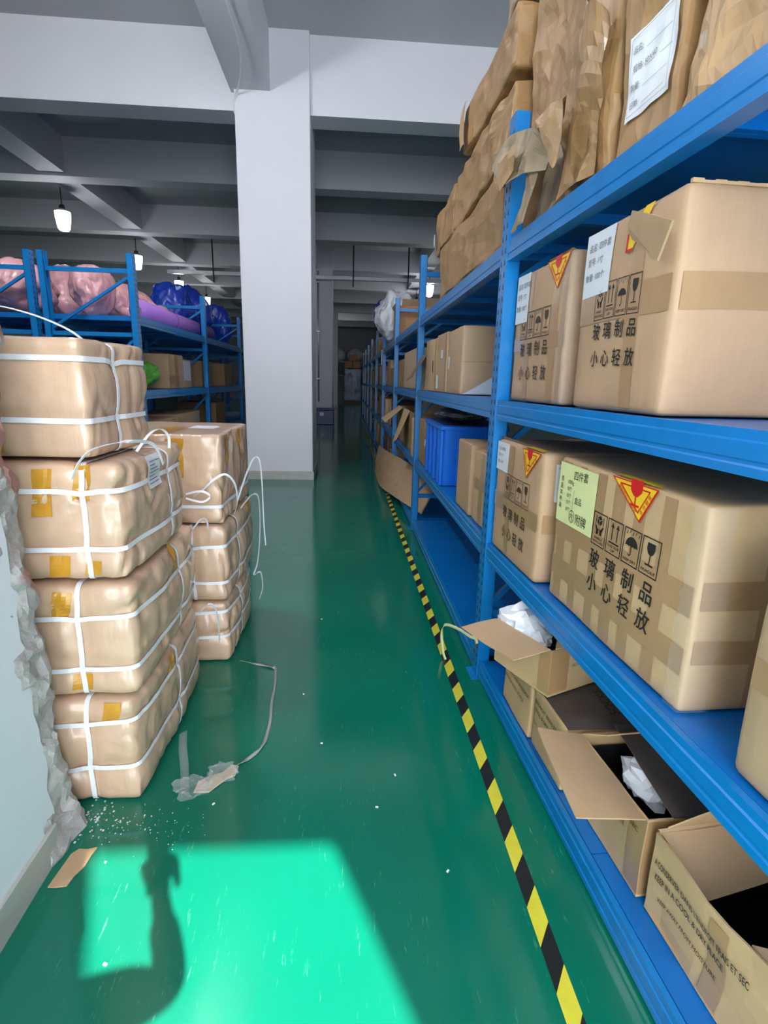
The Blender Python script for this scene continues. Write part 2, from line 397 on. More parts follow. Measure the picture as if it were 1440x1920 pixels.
# wall behind the camera: doorway 2.4 m wide, strip window added above to light the hall
fw = MB()
fw.box(-13, -.92, -2.5, -2.25, 0, 4.25); fw.box(1.545, 7.5, -2.5, -2.25, 0, 4.25); fw.box(-.92, 1.545, -2.5, -2.25, 3.98, 4.25)
fw.box(-13, -3.2, -2.5, -2.25, 4.25, ZC); fw.box(5.2, 7.5, -2.5, -2.25, 4.25, ZC); fw.box(-3.2, 5.2, -2.5, -2.25, 5.55, ZC)
struct(fw.build('wall_front', PLAST))
dl = MB(); dl.box(-.915, .75, -2.47, -2.455, .02, 3.96)  # unseen opaque leaf, added across the doorway to block direct sun
struct(dl.build('sun_blocker_leaf', mat('sun_blocker_panel', (.78, .80, .82), .6)))
dl = MB()
for x in (-.915, -.09, .71): dl.box(x, x + .04, -2.485, -2.44, .0, 3.975)
for z in (.0, 1.3, 2.6, 3.935): dl.box(-.875, .725, -2.485, -2.44, z, z + .04)
struct(dl.build('sun_blocker_frame', STEELG))  # steel frame made up to go with the added sun-blocking leaf
sbox('sun_blocker_canopy', -4, 6, -3.9, -2.5, 5.6, 5.75, PAINT)     # unseen canopy, added only to keep sun out of the strip window
# left wall with its broken end
rnd = random.Random(5)
jag = []
z = 0
while z < ZC:
    jag.append((1.49 - .05 * min(z, 1.5) / 1.5 + rnd.uniform(-.012, .012), z)); z += rnd.uniform(.03, .09)
jag.append((1.44, ZC))
prof = [(-2.3, 0)] + jag + [(-2.3, ZC)]
V = [(-1.12, p[0], p[1]) for p in prof] + [(-.92, p[0], p[1]) for p in prof]; n = len(prof)
V2, F2 = V, [list(range(n)), list(range(n, 2 * n))[::-1]] + [[i, n + i, n + (i + 1) % n, (i + 1) % n] for i in range(n)]
mb = MB().add(V2, F2); struct(mb.build('wall_left', PLAST))
# raw broken masonry at the end of that wall
def rub(v):
    w = Vector(v); t = noise.noise_vector(w * 9) * .028 + noise.noise_vector(w * 23 + Vector((3, 1, 7))) * .014 + noise.noise_vector(w * 55) * .006
    w.y += -.085 * min(w.z, 1.6) / 1.6 + .02
    if w.z < .25: w.x += .03 * (1 - w.z / .25); w.y += .02 * (1 - w.z / .25)
    return w + Vector((t.x * .9, t.y * 1.1, 0 if w.z < .005 else t.z))
V = []; F = []; nz = 150; ring = []
per = [(-1.125, 1.38), (-1.05, 1.60), (-.985, 1.605), (-.955, 1.605), (-.93, 1.59), (-.918, 1.565), (-.915, 1.54), (-.915, 1.515), (-.915, 1.49), (-.917, 1.465), (-.922, 1.44), (-.935, 1.41), (-.95, 1.38)]
hz = [i * .017 for i in range(nz)] + [2.6, 3.2, 4, 5, ZC]
for zz in hz:
    for p in per: V.append(rub(Vector((p[0], p[1], zz))))
k = len(per)
for i in range(len(hz) - 1):
    for j in range(k): F.append([i * k + j, i * k + (j + 1) % k, (i + 1) * k + (j + 1) % k, (i + 1) * k + j])
F += [list(range(k))[::-1], [(len(hz) - 1) * k + j for j in range(k)]]
struct(MB().add(V, F).build('trim_2', RUBBLE, smooth=False))
sk = MB(); sk.prism([(-.92, 0), (-.908, 0), (-.908, .112), (-.912, .116), (-.92, .116)], -2.2, 1.475)
o = sk.build('baseboard_left', TILE)
for v in o.data.vertices: v.co = (v.co.y, v.co.x, v.co.z)
o.data.flip_normals(); struct(o)
# columns with tiled skirting
for i, y in enumerate((8.2, 19.7, 31.2)):
    mb = MB().box(-1.5, -.51, y, y + 1.1, 0, ZC); struct(mb.build('column_%d' % (i + 1), PAINT, bevel=.012))
    mb = MB().box(-1.515, -.495, y - .015, y + 1.115, 0, .13); struct(mb.build('baseboard_column_%d' % (i + 1), TILE))
# beams: main cross beam at the first column, secondary cross beams, girders down the hall
sbox('beam_1', -13, 7.5, 8.3, 8.7, 4.96, ZC, PAINT)
for i, y in enumerate((11.9, 15.9, 19.9, 23.9, 27.8, 31.5, 35.5, 39.4)):
    sbox('beam_%d' % (i + 2), -13, 7.5, y, y + .42, 5.2, ZC, PAINT)
sbox('beam_12', -13, 7.5, 4.4, 4.75, 5.35, ZC, PAINT) if False else None
sbox('beam_13', -1.55, -1.03, -2.2, 43, 5.17, ZC, PAINT)
sbox('beam_14', -5.9, -5.42, 8.7, 43, 5.25, ZC, PAINT)
sbox('beam_15', 2.5, 2.95, 8.7, 43, 5.25, ZC, PAINT)

# loose cable clipped along the girder over the aisle
mb = MB(); mb.tube(catmull([(-1.30, 3.5, 5.15), (-1.27, 5.2, 5.15), (-1.22, 6.5, 5.14), (-1.24, 7.3, 5.12), (-1.38, 7.95, 5.12), (-1.48, 8.17, 5.07), (-1.505, 8.24, 4.9)], 6), .013, 8)
tag(mb.build('cable', WPAPER, smooth=True), 'thin white cable running under the ceiling girder to the near column', 'cable')

# ------------------------------------------------------------------ hanging lamps
LAMP_ME = None
def lamp(x, y, z, label, power=55, top=ZC):
    global LAMP_ME
    t = empty('pendant_lamp', (x, y, z), 0, label, 'lamp', 'pendant lamps hanging from the ceiling')
    MB().tube([(0, 0, .24), (0, 0, top - z)], .012, 8).build('cord', BLACKM, t)
    MB().tube([(0, 0, .18), (0, 0, .30)], [.07, .05], 16).build('socket_cap', DARKP, t, True)
    b = MB().tube([(0, 0, -.2), (0, 0, -.19), (0, 0, -.15), (0, 0, .05), (0, 0, .17), (0, 0, .19)], [.04, .085, .115, .145, .15, .10], 20).build('glass_bulb', EMIT, t, True)
    r = MB().tube([(0, 0, .165), (0, 0, .195)], [.158, .158], 20).build('rim', STEELG, t, True)
    l = light('lamp_light', 'POINT', power, (0, 0, -.32), (.93, .96, 1), shadow_soft_size=.12); l.parent = t
LL = ['nearest lamp of the left row, hanging clear below the ceiling beams', 'second lamp of the left row, glowing just right of a blue rack post', 'third lamp of the left row, beside a black hanger rod', 'fourth lamp of the left row, close to the column edge', 'far lamp of the left row hidden deep in the hall']
for i, y in enumerate((12.75, 16.8, 20.75, 24.6)): lamp(-5.95, y, 4.62, LL[i], 7, 5.25)
for i, y in enumerate((19.75, 23.4)): lamp(2.85, y, 4.62, ['bright lamp on the right above the second rack, larger of the two there', 'small lamp on the right next to the blue post top, farther of the two'][i], 7, 5.25)
lamp(-1.95, 4.0, 5.05, 'lamp close under the ceiling near the doorway', 200)
lamp(3.2, 5.0, 4.7, 'lamp above the stacked kraft parcels', 30)
lamp(-5.9, 5.0, 4.7, 'lamp over the left racks near the doorway', 30)
lamp(-1.0, 33.5, 4.7, 'lamp at the end of the aisle', 3)

# suspended cable trunking with hanger rods
t = empty('cable_trunking', (0, 19.35, 4.85), 0, 'grey metal cable trunking hung across the hall on black rods', 'cable tray')
MB().box(-5.9, 6.5, -.06, .06, -.06, .06).build('trunk', STEELG, t, bevel=.006)
for x in (-4.4, .2, 2.05, 4.6): MB().tube([(x, -.09, .0 - .28), (x, -.09, ZC - 4.85)], .022, 8).build('hanger_rod', BLACKM, t)
t = empty('conduit', (-1.66, 19.655, 4.75), 0, 'thin grey conduit with clips on the front of the farther column', 'conduit')
MB().tube([(0.66, 0, -4.0), (.66, 0, .35)], .03, 10).build('pipe', STEELG, t, True)
for z in (-3.2, -1.6, 0): MB().box(.6, .72, -.035, .035, z - .02, z + .02).build('clip', STEELG, t)

# ------------------------------------------------------------------ racks
LEV = (.10, .74, 1.43, 2.11); DEP = .85; PH = 2.66
def post_mb(PH):
    m = MB(); w, d = .085, .062
    # open C channel, slotted face to the aisle
    m.box(-w / 2, w / 2, 0, .004, 0, PH); m.box(-w / 2, -w / 2 + .004, .004, d, 0, PH); m.box(w / 2 - .004, w / 2, .004, d, 0, PH)
    m.box(-w / 2, -w / 2 + .018, d - .004, d, 0, PH); m.box(w / 2 - .018, w / 2, d - .004, d, 0, PH)
    z = .06
    while z < PH - .04:
        for x in (-.022, .022): m.add([(x - .006, -.0006, z), (x + .006, -.0006, z), (x + .004, -.0006, z + .022), (x - .004, -.0006, z + .022)], [[0, 1, 2, 3]], 1)
        z += .05
    return m
def rack(label, org, rz, L, near=False, far=True, levels=LEV, dep=DEP, seams=4, seam0=None, group='blue storage racks', trim=0, flip_brace=False, ph=PH):
    t = empty('storage_rack', org, rz, label, 'storage rack', group)
    xs = ([0] if far else []) + ([L] if near else [])
    for x in xs:
        for yy, flip in ((0, 1), (dep, -1)):
            p = post_mb(ph).build('post', [BLUE, SLOT], t); p.location = (x, yy, 0); p.scale = (1, flip, 1)
            MB().box(-.06, .06, -.03, .07, 0, .006).build('foot_plate', BLUE, p)
        for z in (ph - .16, 1.9, .35): MB().box(x - .015, x + .015, .05, dep - .05, z - .02, z + .02).build('frame_rail', BLUE, t)
        for za, zb in ((2.45, 1.95), (1.85, 1.2), (1.2, .4)):
            MB().bar((x + .001, .06, za if flip_brace else zb), (x + .001, dep - .06, zb if flip_brace else za), .025, .025).build('brace', BLUE, t)
    for k, z in enumerate(levels):
        hb = .088
        for yy, sg in ((.004, 1), (dep - .004, -1)):
            pr = [(0, -hb), (.05, -hb), (.05, -.012), (.022, -.012), (.022, 0), (.004, 0), (.004, -.02), (0, -.024), (0, -.056), (.003, -.060), (.003, -.066), (0, -.070)]
            pr = [(yy + sg * a, z + b) for a, b in pr]
            MB().prism(pr, .048, L - .050 - (trim if sg < 0 else 0)).build('beam', BLUE, t)
        if seam0: cuts = [.046] + [c for c in seam0] + [L - .046]
        else: cuts = [.046 + (L - .092 - trim) * i / seams for i in range(seams + 1)]
        for a, b in zip(cuts[:-1], cuts[1:]):
            m = MB().box(a + .0015, b - .0015, .03, dep - .03, z - .014, z - .003)
            m.box(a + .0015, a + .02, .03, dep - .03, z - .05, z - .014); m.box(b - .02, b - .0015, .03, dep - .03, z - .05, z - .014)
            m.build('deck_panel', BLUED, t)
    return t
A2 = R(2.2); P0 = Vector((.689, 2.52, 0))
F1 = Matrix.Translation(P0) @ Matrix.Rotation(-math.pi / 2 + A2, 4, 'Z')
class Frame:
    def __init__(s, M): s.M = M; s.rz = M.to_euler().z
    def at(s, x, y, z): return s.M @ Vector((x, y, z))
FA = Frame(F1)                                                     # near bay: x from the shared post towards the camera
BY = [2.52, 5.42, 8.05, 10.65, 13.25, 15.85, 18.45, 21.05, 23.65, 26.25]
def FB(i): return Frame(Matrix.Translation((.689, BY[i], 0)) @ Matrix.Rotation(-math.pi / 2, 4, 'Z'))   # bay i>=1: x from its far post
rack('nearest blue rack bay on the right, loaded with large cartons', P0, FA.rz, 2.93, near=True, seam0=[.48, 1.22, 1.96], ph=2.597)
RL = ['second blue rack bay on the right, holding a stack of blue crates', 'third blue rack bay on the right, with a flattened carton at its foot', 'fourth blue rack bay on the right, in dim light', 'fifth blue rack bay on the right, in the dark', 'sixth blue rack bay on the right, far down the aisle', 'seventh blue rack bay on the right, far down the aisle', 'eighth blue rack bay on the right, far down the aisle', 'ninth blue rack bay on the right, near the end of the aisle']
for i in range(1, 9): rack(RL[i - 1], (.689, BY[i], 0), -math.pi / 2, BY[i] - BY[i - 1], trim=.045 if i == 1 else 0)
# left side: two rows back to back beyond the strapped bales
LLEV = (.10, .68, 1.35, 2.09)
LY = [5.85, 8.55, 11.25, 13.95]
def FLA(i): return Frame(Matrix.Translation((-2.1, LY[i], 0)) @ Matrix.Rotation(math.pi / 2, 4, 'Z'))
def FLB(i): return Frame(Matrix.Translation((-3.97, LY[i], 0)) @ Matrix.Rotation(-math.pi / 2, 4, 'Z'))
for i in range(3):
    w = ['first', 'second', 'third'][i]
    rack('%s blue rack bay on the left facing the aisle, behind the strapped bales' % w, (-2.1, LY[i], 0), math.pi / 2, 2.7, near=(i == 2), levels=LLEV, dep=.9, flip_brace=True)
    rack('%s blue rack bay on the far left, back to back with the aisle row' % w, (-3.97, LY[i] + 2.7, 0), -math.pi / 2, 2.7, near=(i == 0), levels=LLEV, dep=.9)
# ------------------------------------------------------------------ strapped bales on the left
def bale_deform(sx, sy, h, b, seed, straps, crease=1.0, lean=(0, 0), tb=.004):
    o = Vector((seed * 5.1, seed * 2.3, seed * 8.7))
    def f(v):
        w = Vector(v); zz = 2 * v.z / h - 1
        t = max(0, 1 - zz ** 4) ** .6; ux = max(0, 1 - (2 * v.x / sx) ** 2); uy = max(0, 1 - (2 * v.y / sy) ** 2)
        gx = max(-1, min(1, v.x / (sx * .36))); gy = max(-1, min(1, v.y / (sy * .36)))
        w.x += gx * b * t * (.35 + .65 * uy); w.y += gy * b * t * (.35 + .65 * ux)
        if v.z > h * .5: w.z += tb * ux * uy
        # strap tension pulls the board in
        for ax, val in straps:
            d = (v.x if ax == 'x' else v.y if ax == 'y' else v.z) - val
            p = .011 * math.exp(-(d / .035) ** 2)
            if ax == 'z': w.x -= gx * p * (abs(gx) > .6); w.y -= gy * p * (abs(gy) > .6)
            else:
                if ax == 'x': w.y -= gy * p * (abs(gy) > .6)
                else: w.x -= gx * p * (abs(gx) > .6)
                if v.z > h * .7: w.z -= p
        # vertical wrinkles, crushed corners
        n1 = noise.noise(Vector((v.x * 16, v.y * 16, v.z * 2.2)) + o); n2 = noise.noise(v * 5 + o); n3 = noise.noise(v * 30 + o)
        n4 = abs(noise.noise(Vector((v.x * 9, v.y * 9, v.z * 3.5)) + o * 2)); r = (.007 * n1 * crease + .011 * n2 + .003 * n3 * crease - .012 * max(0, .12 - n4) / .12 * crease)
        k = min(1, v.z / .03) if v.z < .03 else 1
        w.x += gx * r; w.y += gy * r
        if v.z > h * .85: w.z += .003 * n2
        w.x += lean[0] * v.z; w.y += lean[1] * v.z; w.z = max(w.z, .0015)
        return w
    return f
def bale(label, x0, x1, y0, y1, z0, h, seed, sx_, sy_, sz_, b=.035, crease=1.0, lean=(0, 0), rz=0, tb=.003, r=.028, skirt=None):
    t = empty('strapped_bale', ((x0 + x1) / 2, (y0 + y1) / 2, z0), rz, label, 'carton', 'strapped cartons stacked by the broken wall')
    sx, sy = x1 - x0, y1 - y0
    st = [('x', v) for v in sx_] + [('y', v) for v in sy_] + [('z', v * h) for v in sz_]
    f = Form(sx, sy, h, r, bale_deform(sx, sy, h, b, seed, st, crease * .75, lean, tb), 34); f.sdeform = bale_deform(sx, sy, h, b, seed, st, .15, lean, tb)
    f.body('carton_body', BALE, t)
    for ax, v in st: f.strap(ax, v, .0165, STRAP, t, .0055)
    return t, f
G = 'strapped cartons stacked by the broken wall'
# front stack, bottom to top
XR = -.738
t1, f1 = bale('strapped brown bale at the very bottom of the front stack, on the green floor', -1.55, XR, 1.695, 2.50, 0, .41, 1, (.245,), (.02,), (.35, .79), b=.03, lean=(.02, 0))
t2, f2 = bale('strapped bulging bale second from the floor in the front stack', -1.55, XR + .01, 1.705, 2.48, .42, .41, 2, (.24,), (.10,), (.26, .72), b=.035, lean=(.02, 0), rz=R(1))
t3, f3 = bale('strapped bale with white waybill, third from the floor in the front stack', -1.53, XR + .015, 1.71, 2.34, .843, .39, 3, (.29,), (.13,), (.28, .77), b=.03, crease=1.3, lean=(.02, 0))
t4, f4 = bale('topmost bale of the front stack, with a strap arching over it', -1.58, XR - .042, 1.73, 2.20, 1.243, .365, 4, (.05,), (-.02,), (.32, .83), b=.012, crease=.8, r=.025, rz=R(-3))
for f, t, ps in ((f1, t1, [('front', .30, .355, .33, .40), ('end', -.1, -.03, .33, .395)]), (f2, t2, [('front', .16, .215, .30, .39), ('front', .20, .26, .03, .09), ('end', .0, .06, .30, .39), ('end', .02, .07, .36, .42)]),
                 (f3, t3, [('front', .14, .20, .22, .37), ('front', .26, .31, .27, .39), ('front', .17, .23, .02, .09), ('front', .27, .32, .02, .07)]), (f4, t4, [('front', .02, .09, .33, .365), ('front', .06, .14, .015, .075)])):
    for face, a0, a1, b0, b1 in ps: Decal(f, face).grid(a0, a1, b0, b1, YTAPE, .0025, .012, skew=.01).build('orange_tape', t)
df3 = f3.deform; f3.deform = f3.sdeform; d = Decal(f3, 'end'); d.grid(-.13, .0, .27, .385, LABELW, .011, .012, skew=-.01)
for j in range(7): d.grid(-.12, -.02 - .02 * (j % 3), .285 + .013 * j, .288 + .013 * j, INKG, .0125, .012)
tag(d.build('waybill', t3, 'print'), 'white courier waybill'); f3.deform = df3
d = Decal(f4, 'front'); d.grid(.085, .135, .26, .335, WPAPER, .004, .012)
for j in range(6): d.grid(.09, .12 + .01 * (j % 2), .266 + .011 * j, .27 + .011 * j, RED, .0065, .02)
tag(d.build('printed_slip', t4, 'print'), 'white slip printed in red')
# loose ends of strap
def wribbon(name, pts, w, side, parent, m=None): 
    inv = parent.matrix_basis.inverted(); return ribbon(name, [inv @ Vector(p) for p in pts], w, side, m or STRAP, parent)
wribbon('loose_strap', [(-1.32, 1.74, 1.60), (-1.18, 1.72, 1.67), (-1.05, 1.71, 1.69), (-.93, 1.72, 1.67), (-.84, 1.76, 1.63), (-.80, 1.80, 1.585)], .012, (0, 1, .2), t4)
wribbon('loose_strap', [(-.83, 1.66, 1.19), (-.80, 1.655, 1.245), (-.765, 1.68, 1.28), (-.715, 1.80, 1.29), (-.695, 1.98, 1.26), (-.685, 2.04, 1.18)], .012, (.2, 1, 0), t3)
wribbon('loose_strap', [(-.725, 1.90, 1.245), (-.70, 1.97, 1.30), (-.685, 2.04, 1.31), (-.675, 2.09, 1.28), (-.685, 2.12, 1.23)], .010, (1, .2, 0), t3)
wribbon('loose_strap', [(-.69, 2.38, .83), (-.668, 2.43, .86), (-.655, 2.48, .85), (-.652, 2.50, .80)], .011, (.3, 1, 0), t2)
wribbon('loose_strap', [(-.69, 2.40, .41), (-.66, 2.46, .43), (-.64, 2.50, .39), (-.635, 2.53, .29), (-.64, 2.54, .19)], .011, (.3, 1, 0), t1)
# rear stack
t5, f5 = bale('strapped bale at the foot of the rear stack, half hidden by its neighbours', -1.45, -.625, 2.67, 3.36, 0, .345, 5, (.2,), (-.05,), (.45, .85), b=.03, crease=1.3)
t6, f6 = bale('strapped bale in the middle of the rear stack', -1.46, -.622, 2.68, 3.42, .353, .415, 6, (.25,), (-.1,), (.25, .72), b=.03, crease=1.2)
t7, f7 = bale('topmost carton of the rear stack, its flat lid showing', -1.52, -.62, 2.66, 3.42, .778, .45, 7, (), (), (.2,), b=.008, crease=1.6, r=.022, tb=.002)
for face, a0, a1, b0, b1 in (('front', .18, .27, .24, .43), ('end', -.30, -.22, .30, .44), ('end', .05, .1, .3, .44)): Decal(f7, face).grid(a0, a1, b0, b1, YTAPE, .0025, .012, skew=.015).build('orange_tape', t7)
Decal(f7, 'top').grid(.1, .2, -.36, .0, YTAPE, .0025, .03).build('orange_tape', t7)
Decal(f6, 'end').grid(.16, .22, .28, .42, YTAPE, .0025, .012).build('orange_tape', t6)
d = Decal(f7, 'end'); d.poly([(-.24, .40), (-.13, .415), (-.14, .36), (-.17, .345), (-.165, .30), (-.195, .29), (-.21, .35)], WPAPER, .005); tag(d.build('torn_label', t7), 'torn white paper label')
Decal(f7, 'top').grid(.22, .36, -.1, .1, LABELW, .003, .03).build('paper_label', t7)
wribbon('loose_strap', [(-0.758, 2.655, 0.920), (-0.698, 2.610, 0.965), (-0.638, 2.605, 1.020), (-0.588, 2.630, 1.040), (-0.558, 2.690, 0.980), (-0.558, 2.730, 0.880), (-0.583, 2.770, 0.810)], .011, (.3, .4, 1), t7)
wribbon('loose_strap', [(-0.778, 2.600, 0.945), (-0.698, 2.580, 0.965), (-0.658, 2.585, 0.940), (-0.698, 2.590, 0.910), (-0.778, 2.600, 0.925)], .010, (0, .3, 1), t7)
wribbon('loose_strap', [(-0.583, 2.860, 0.860), (-0.558, 3.010, 0.980), (-0.533, 3.110, 1.050), (-0.508, 3.150, 1.040), (-0.493, 3.130, 0.930), (-0.483, 3.090, 0.680), (-0.473, 3.070, 0.540)], .012, (.4, 1, 0), t7)
wribbon('loose_strap', [(-0.598, 3.010, 0.780), (-0.558, 3.110, 0.830), (-0.533, 3.190, 0.820), (-0.528, 3.230, 0.740), (-0.530, 3.230, 0.580), (-0.543, 3.190, 0.400), (-0.558, 3.110, 0.340)], .011, (.3, 1, 0), t6)
wribbon('loose_strap', [(-0.558, 3.160, 0.320), (-0.533, 3.230, 0.310), (-0.528, 3.250, 0.200), (-0.543, 3.210, 0.140)], .011, (.3, 1, 0), t5)

# ------------------------------------------------------------------ cartons: general builder
def carton(label, fr, x0, x1, y0, y1, z0, h, seed=0, m=CARD, amp=.004, r=.008, rot=0, n=14, group=None, name='carton', bulge=.004, simple=False, cat='carton', freq=3.0):
    sx, sy = x1 - x0, y1 - y0
    f = Form(sx, sy, h, r, dent(amp, freq, seed, bulge, (sx, sy, h)), n)
    loc = fr.at((x0 + x1) / 2, (y0 + y1) / 2, z0 + .0015)
    if simple:
        o = f.body(name, m); o.location = loc; o.rotation_euler = (0, 0, fr.rz + rot); tag(o, label, cat, group); return o, f
    t = empty(name, loc, fr.rz + rot, label, cat, group); f.body('carton_body', m, t); return t, f
def bands(f, t, face, vs=(), hs=(), m=TAPEC, off=.0012):
    for (a, w) in vs: Decal(f, face).grid(a - w / 2, a + w / 2, f.r * .7, f.h - f.r * .7, m, off, .03).build('tape', t)
    half = f.sx / 2 if face == 'front' else f.sy / 2
    for (b, w) in hs: Decal(f, face).grid(-half + f.r * .7, half - f.r * .7, b - w / 2, b + w / 2, m, off + .0006, .03).build('tape', t)
def circ(cx_, cy_, r, a0=0, a1=360, n=16): return [(cx_ + r * math.cos(R(a0 + (a1 - a0) * i / n)), cy_ + r * math.sin(R(a0 + (a1 - a0) * i / n))) for i in range(n + 1)]
def symbols(f, t, x0, x1, z0, z1, m=INK, off=.0026):
    n = 4; g = (x1 - x0) * .03; w = ((x1 - x0) - g * 3) / 4; h = z1 - z0
    for i in range(4):
        a = x0 + i * (w + g); d = Decal(f, 'front'); lw = w * .045; c = a + w / 2
        d.line([(a, z0), (a + w, z0), (a + w, z1), (a, z1)], lw, m, off, True)
        P = lambda u, v: (a + u * w, z0 + v * h)
        if i == 0:
            d.poly([P(.5, .93), P(.68, .85), P(.68, .70), P(.5, .62), P(.32, .70), P(.32, .85)], m, off)
            d.line([P(.5, .77), P(.5, .63)], lw * .6, CARD, off + .0004); d.line([P(.33, .84), P(.5, .77), P(.67, .84)], lw * .6, CARD, off + .0004)
            d.line([P(.22, .90), P(.22, .66)], lw, m, off); d.line([P(.78, .90), P(.78, .66)], lw, m, off)
            d.poly([P(.16, .62), P(.26, .62), P(.38, .50), P(.47, .54), P(.44, .34), P(.28, .34), P(.28, .44)], m, off)
            d.poly([P(.84, .62), P(.72, .44), P(.72, .34), P(.56, .34), P(.53, .54), P(.62, .50), P(.74, .62)], m, off)
            d.text('HANDLE', c, z0 + h * .19, h * .105, m, off, w * .6, .01, center=True); d.text('WITH CARE', c, z0 + h * .07, h * .105, m, off, w * .8, .01, center=True)
        if i == 1:
            for u in (.33, .68):
                d.line([P(u, .42), P(u, .82)], lw * 1.2, m, off); d.poly([P(u - .11, .78), P(u + .11, .78), P(u, .93)], m, off)
            d.line([P(.2, .33), P(.82, .33)], lw * 1.4, m, off)
            d.text('THIS SIDE', c, z0 + h * .19, h * .105, m, off, w * .8, .01, center=True); d.text('UP', c, z0 + h * .07, h * .105, m, off, w * .25, .01, center=True)
        if i == 2:
            cc = (c, z0 + .50 * h); rr = w * .38
            arc = circ(cc[0], cc[1], rr, 0, 180, 14); sc = []
            for k in range(4):
                xa = cc[0] - rr + k * rr / 2; sc += [(xa + rr / 4 + rr / 4 * math.cos(R(180 - 36 * q)), cc[1] + rr * .10 * math.sin(R(36 * q))) for q in range(1, 5)] + [(xa + rr / 2, cc[1])]
            d.poly(arc[:-1] + [(cc[0] - rr, cc[1])] + sc[:-1], m, off)
            d.line([P(.5, .52), P(.5, .30), P(.44, .25), P(.37, .28)], lw, m, off)
            for k in range(5): u = .14 + k * .18; d.line([P(u, .84 + .05 * (k % 2)), P(u + .04, .92 + .04 * (k % 2))], lw * .7, m, off)
            d.text('KEEP DRY', c, z0 + h * .08, h * .11, m, off, w * .8, .012, center=True)
        if i == 3:
            d.poly([P(.30, .88), P(.44, .86), P(.50, .80), P(.56, .86), P(.70, .88)][:1] + [P(.28, .88), P(.27, .72), P(.34, .60), P(.46, .55), P(.54, .55), P(.66, .60), P(.73, .72), P(.72, .88)], m, off)
            d.line([P(.5, .56), P(.5, .30)], lw * 1.2, m, off); d.line([P(.30, .28), P(.70, .28)], lw * 1.4, m, off)
            d.text('FRAGILE', c, z0 + h * .08, h * .11, m, off, w * .8, .012, center=True)
        d.build('handling_symbol', t)
def glass_text(f, t, x0, x1, z1, z2, size, m=INK, dz=0):
    for s_, z in (('玻璃制品', z1), ('小心轻放', z2)):
        d = Decal(f, 'front'); k = (x1 - x0 - size) / 3
        for i, ch in enumerate(s_): d.text(ch, x0 + size / 2 + i * k, z - size * .38 + dz * i, size, m, .0032, None, 0, rot=R(-3), center=True, sy=1.08); d.text(ch, x0 + size / 2 + i * k + size * .035, z - size * .36 + dz * i, size, m, .0034, None, 0, rot=R(-3), center=True, sy=1.08)
        d.build('lettering', t)
def fragile(f, t, xc, xa, w, z_top, z_ap, fold=True):
    # red-edged yellow warning triangle, apex down, its top side folded over the edge of the lid
    d = Decal(f, 'front'); A = Vector((xc - w / 2, z_top)); B = Vector((xc + w / 2, z_top)); C_ = Vector((xa, z_ap)); cen = (A + B + C_) / 3
    d.poly([C_, B, A], RED, .0035)
    ins = lambda k: [cen + (p - cen) * k for p in (C_, B, A)]
    d.poly(ins(.90), STICKY, .0042); c2 = ins(.62); d.line(c2, w * .018, RED, .0048, True)
    g = cen + (Vector((cen.x, z_top)) - cen) * .35; q = w * .13
    d.poly([(g.x - q, g.y + q * 1.1), (g.x - q * .9, g.y), (g.x - q * .3, g.y - q * .5), (g.x + q * .3, g.y - q * .5), (g.x + q * .9, g.y), (g.x + q, g.y + q * 1.1)], RED, .0052)
    d.line([(g.x, g.y - q * .4), (g.x, g.y - q * 1.3)], q * .2, RED, .0052); d.line([(g.x - q * .6, g.y - q * 1.35), (g.x + q * .6, g.y - q * 1.35)], q * .2, RED, .0052)
    for p0, p1, s_ in ((A, C_, '易碎物品小心轻放'), (C_, B, '请勿倒置')):
        dv_ = (p1 - p0); ang = math.atan2(dv_.y, dv_.x)
        for i, ch in enumerate(s_):
            p = p0 + dv_ * (.14 + .72 * (i + .5) / len(s_)); p = p + (cen - p) * .17; d.text(ch, p.x, p.y - w * .02, w * .062, RED, .0052, rot=ang, center=True)
    d.build('fragile_sticker', t, 'warning_mark')
    if fold:
        d = Decal(f, 'top'); y0 = -f.sy / 2
        d.poly([(xc - w / 2, y0), (xc + w / 2, y0), (xc + w * .35, y0 + w * .16), (xc - w * .35, y0 + w * .14)], STICKY, .003); d.build('sticker_fold', t)
def label_card(f, t, face, a0, a1, b0, b1, m, lines, ink=INKG, name='paper_label', skew=0):
    d = Decal(f, face); d.grid(a0, a1, b0, b1, m, .003, .03, skew=skew)
    for (s_, u, v, sz) in lines: d.text(s_, a0 + u * (a1 - a0), b0 + v * (b1 - b0), sz * (b1 - b0), ink, .0044)
    return d.build(name, t, 'print')
SPEC = [('品名: 四件套', .14, .72, .13), ('型号: 1寸', .14, .50, .13), ('数量: 100个', .10, .26, .13)]

def corner_film(f, t, a, b, seed):
    # crinkled clear film and tape down the near vertical edge of a carton
    V = []; F = []; rn = random.Random(seed); nz = 30; per = 9; hx, hy = f.sx / 2, f.sy / 2
    for j in range(nz + 1):
        z = .004 + (f.h - .008) * j / nz
        for i in range(per):
            s_ = -a + (a + b) * i / (per - 1); s_ += (rn.uniform(-.008, .008) if i in (0, per - 1) else 0)
            if s_ < 0: p = Vector((hx + s_, -hy - .003 - rn.uniform(0, .0012), z)) if s_ < -.006 else Vector((hx + .001, -hy - .003, z))
            else: p = Vector((hx + .003 + rn.uniform(0, .0012), -hy + s_, z))
            V.append(f.deform(p))
    for j in range(nz):
        for i in range(per - 1): q = j * per + i; F.append([q, q + 1, q + per + 1, q + per])
    mesh('plastic_film', V, F, FILM, t)

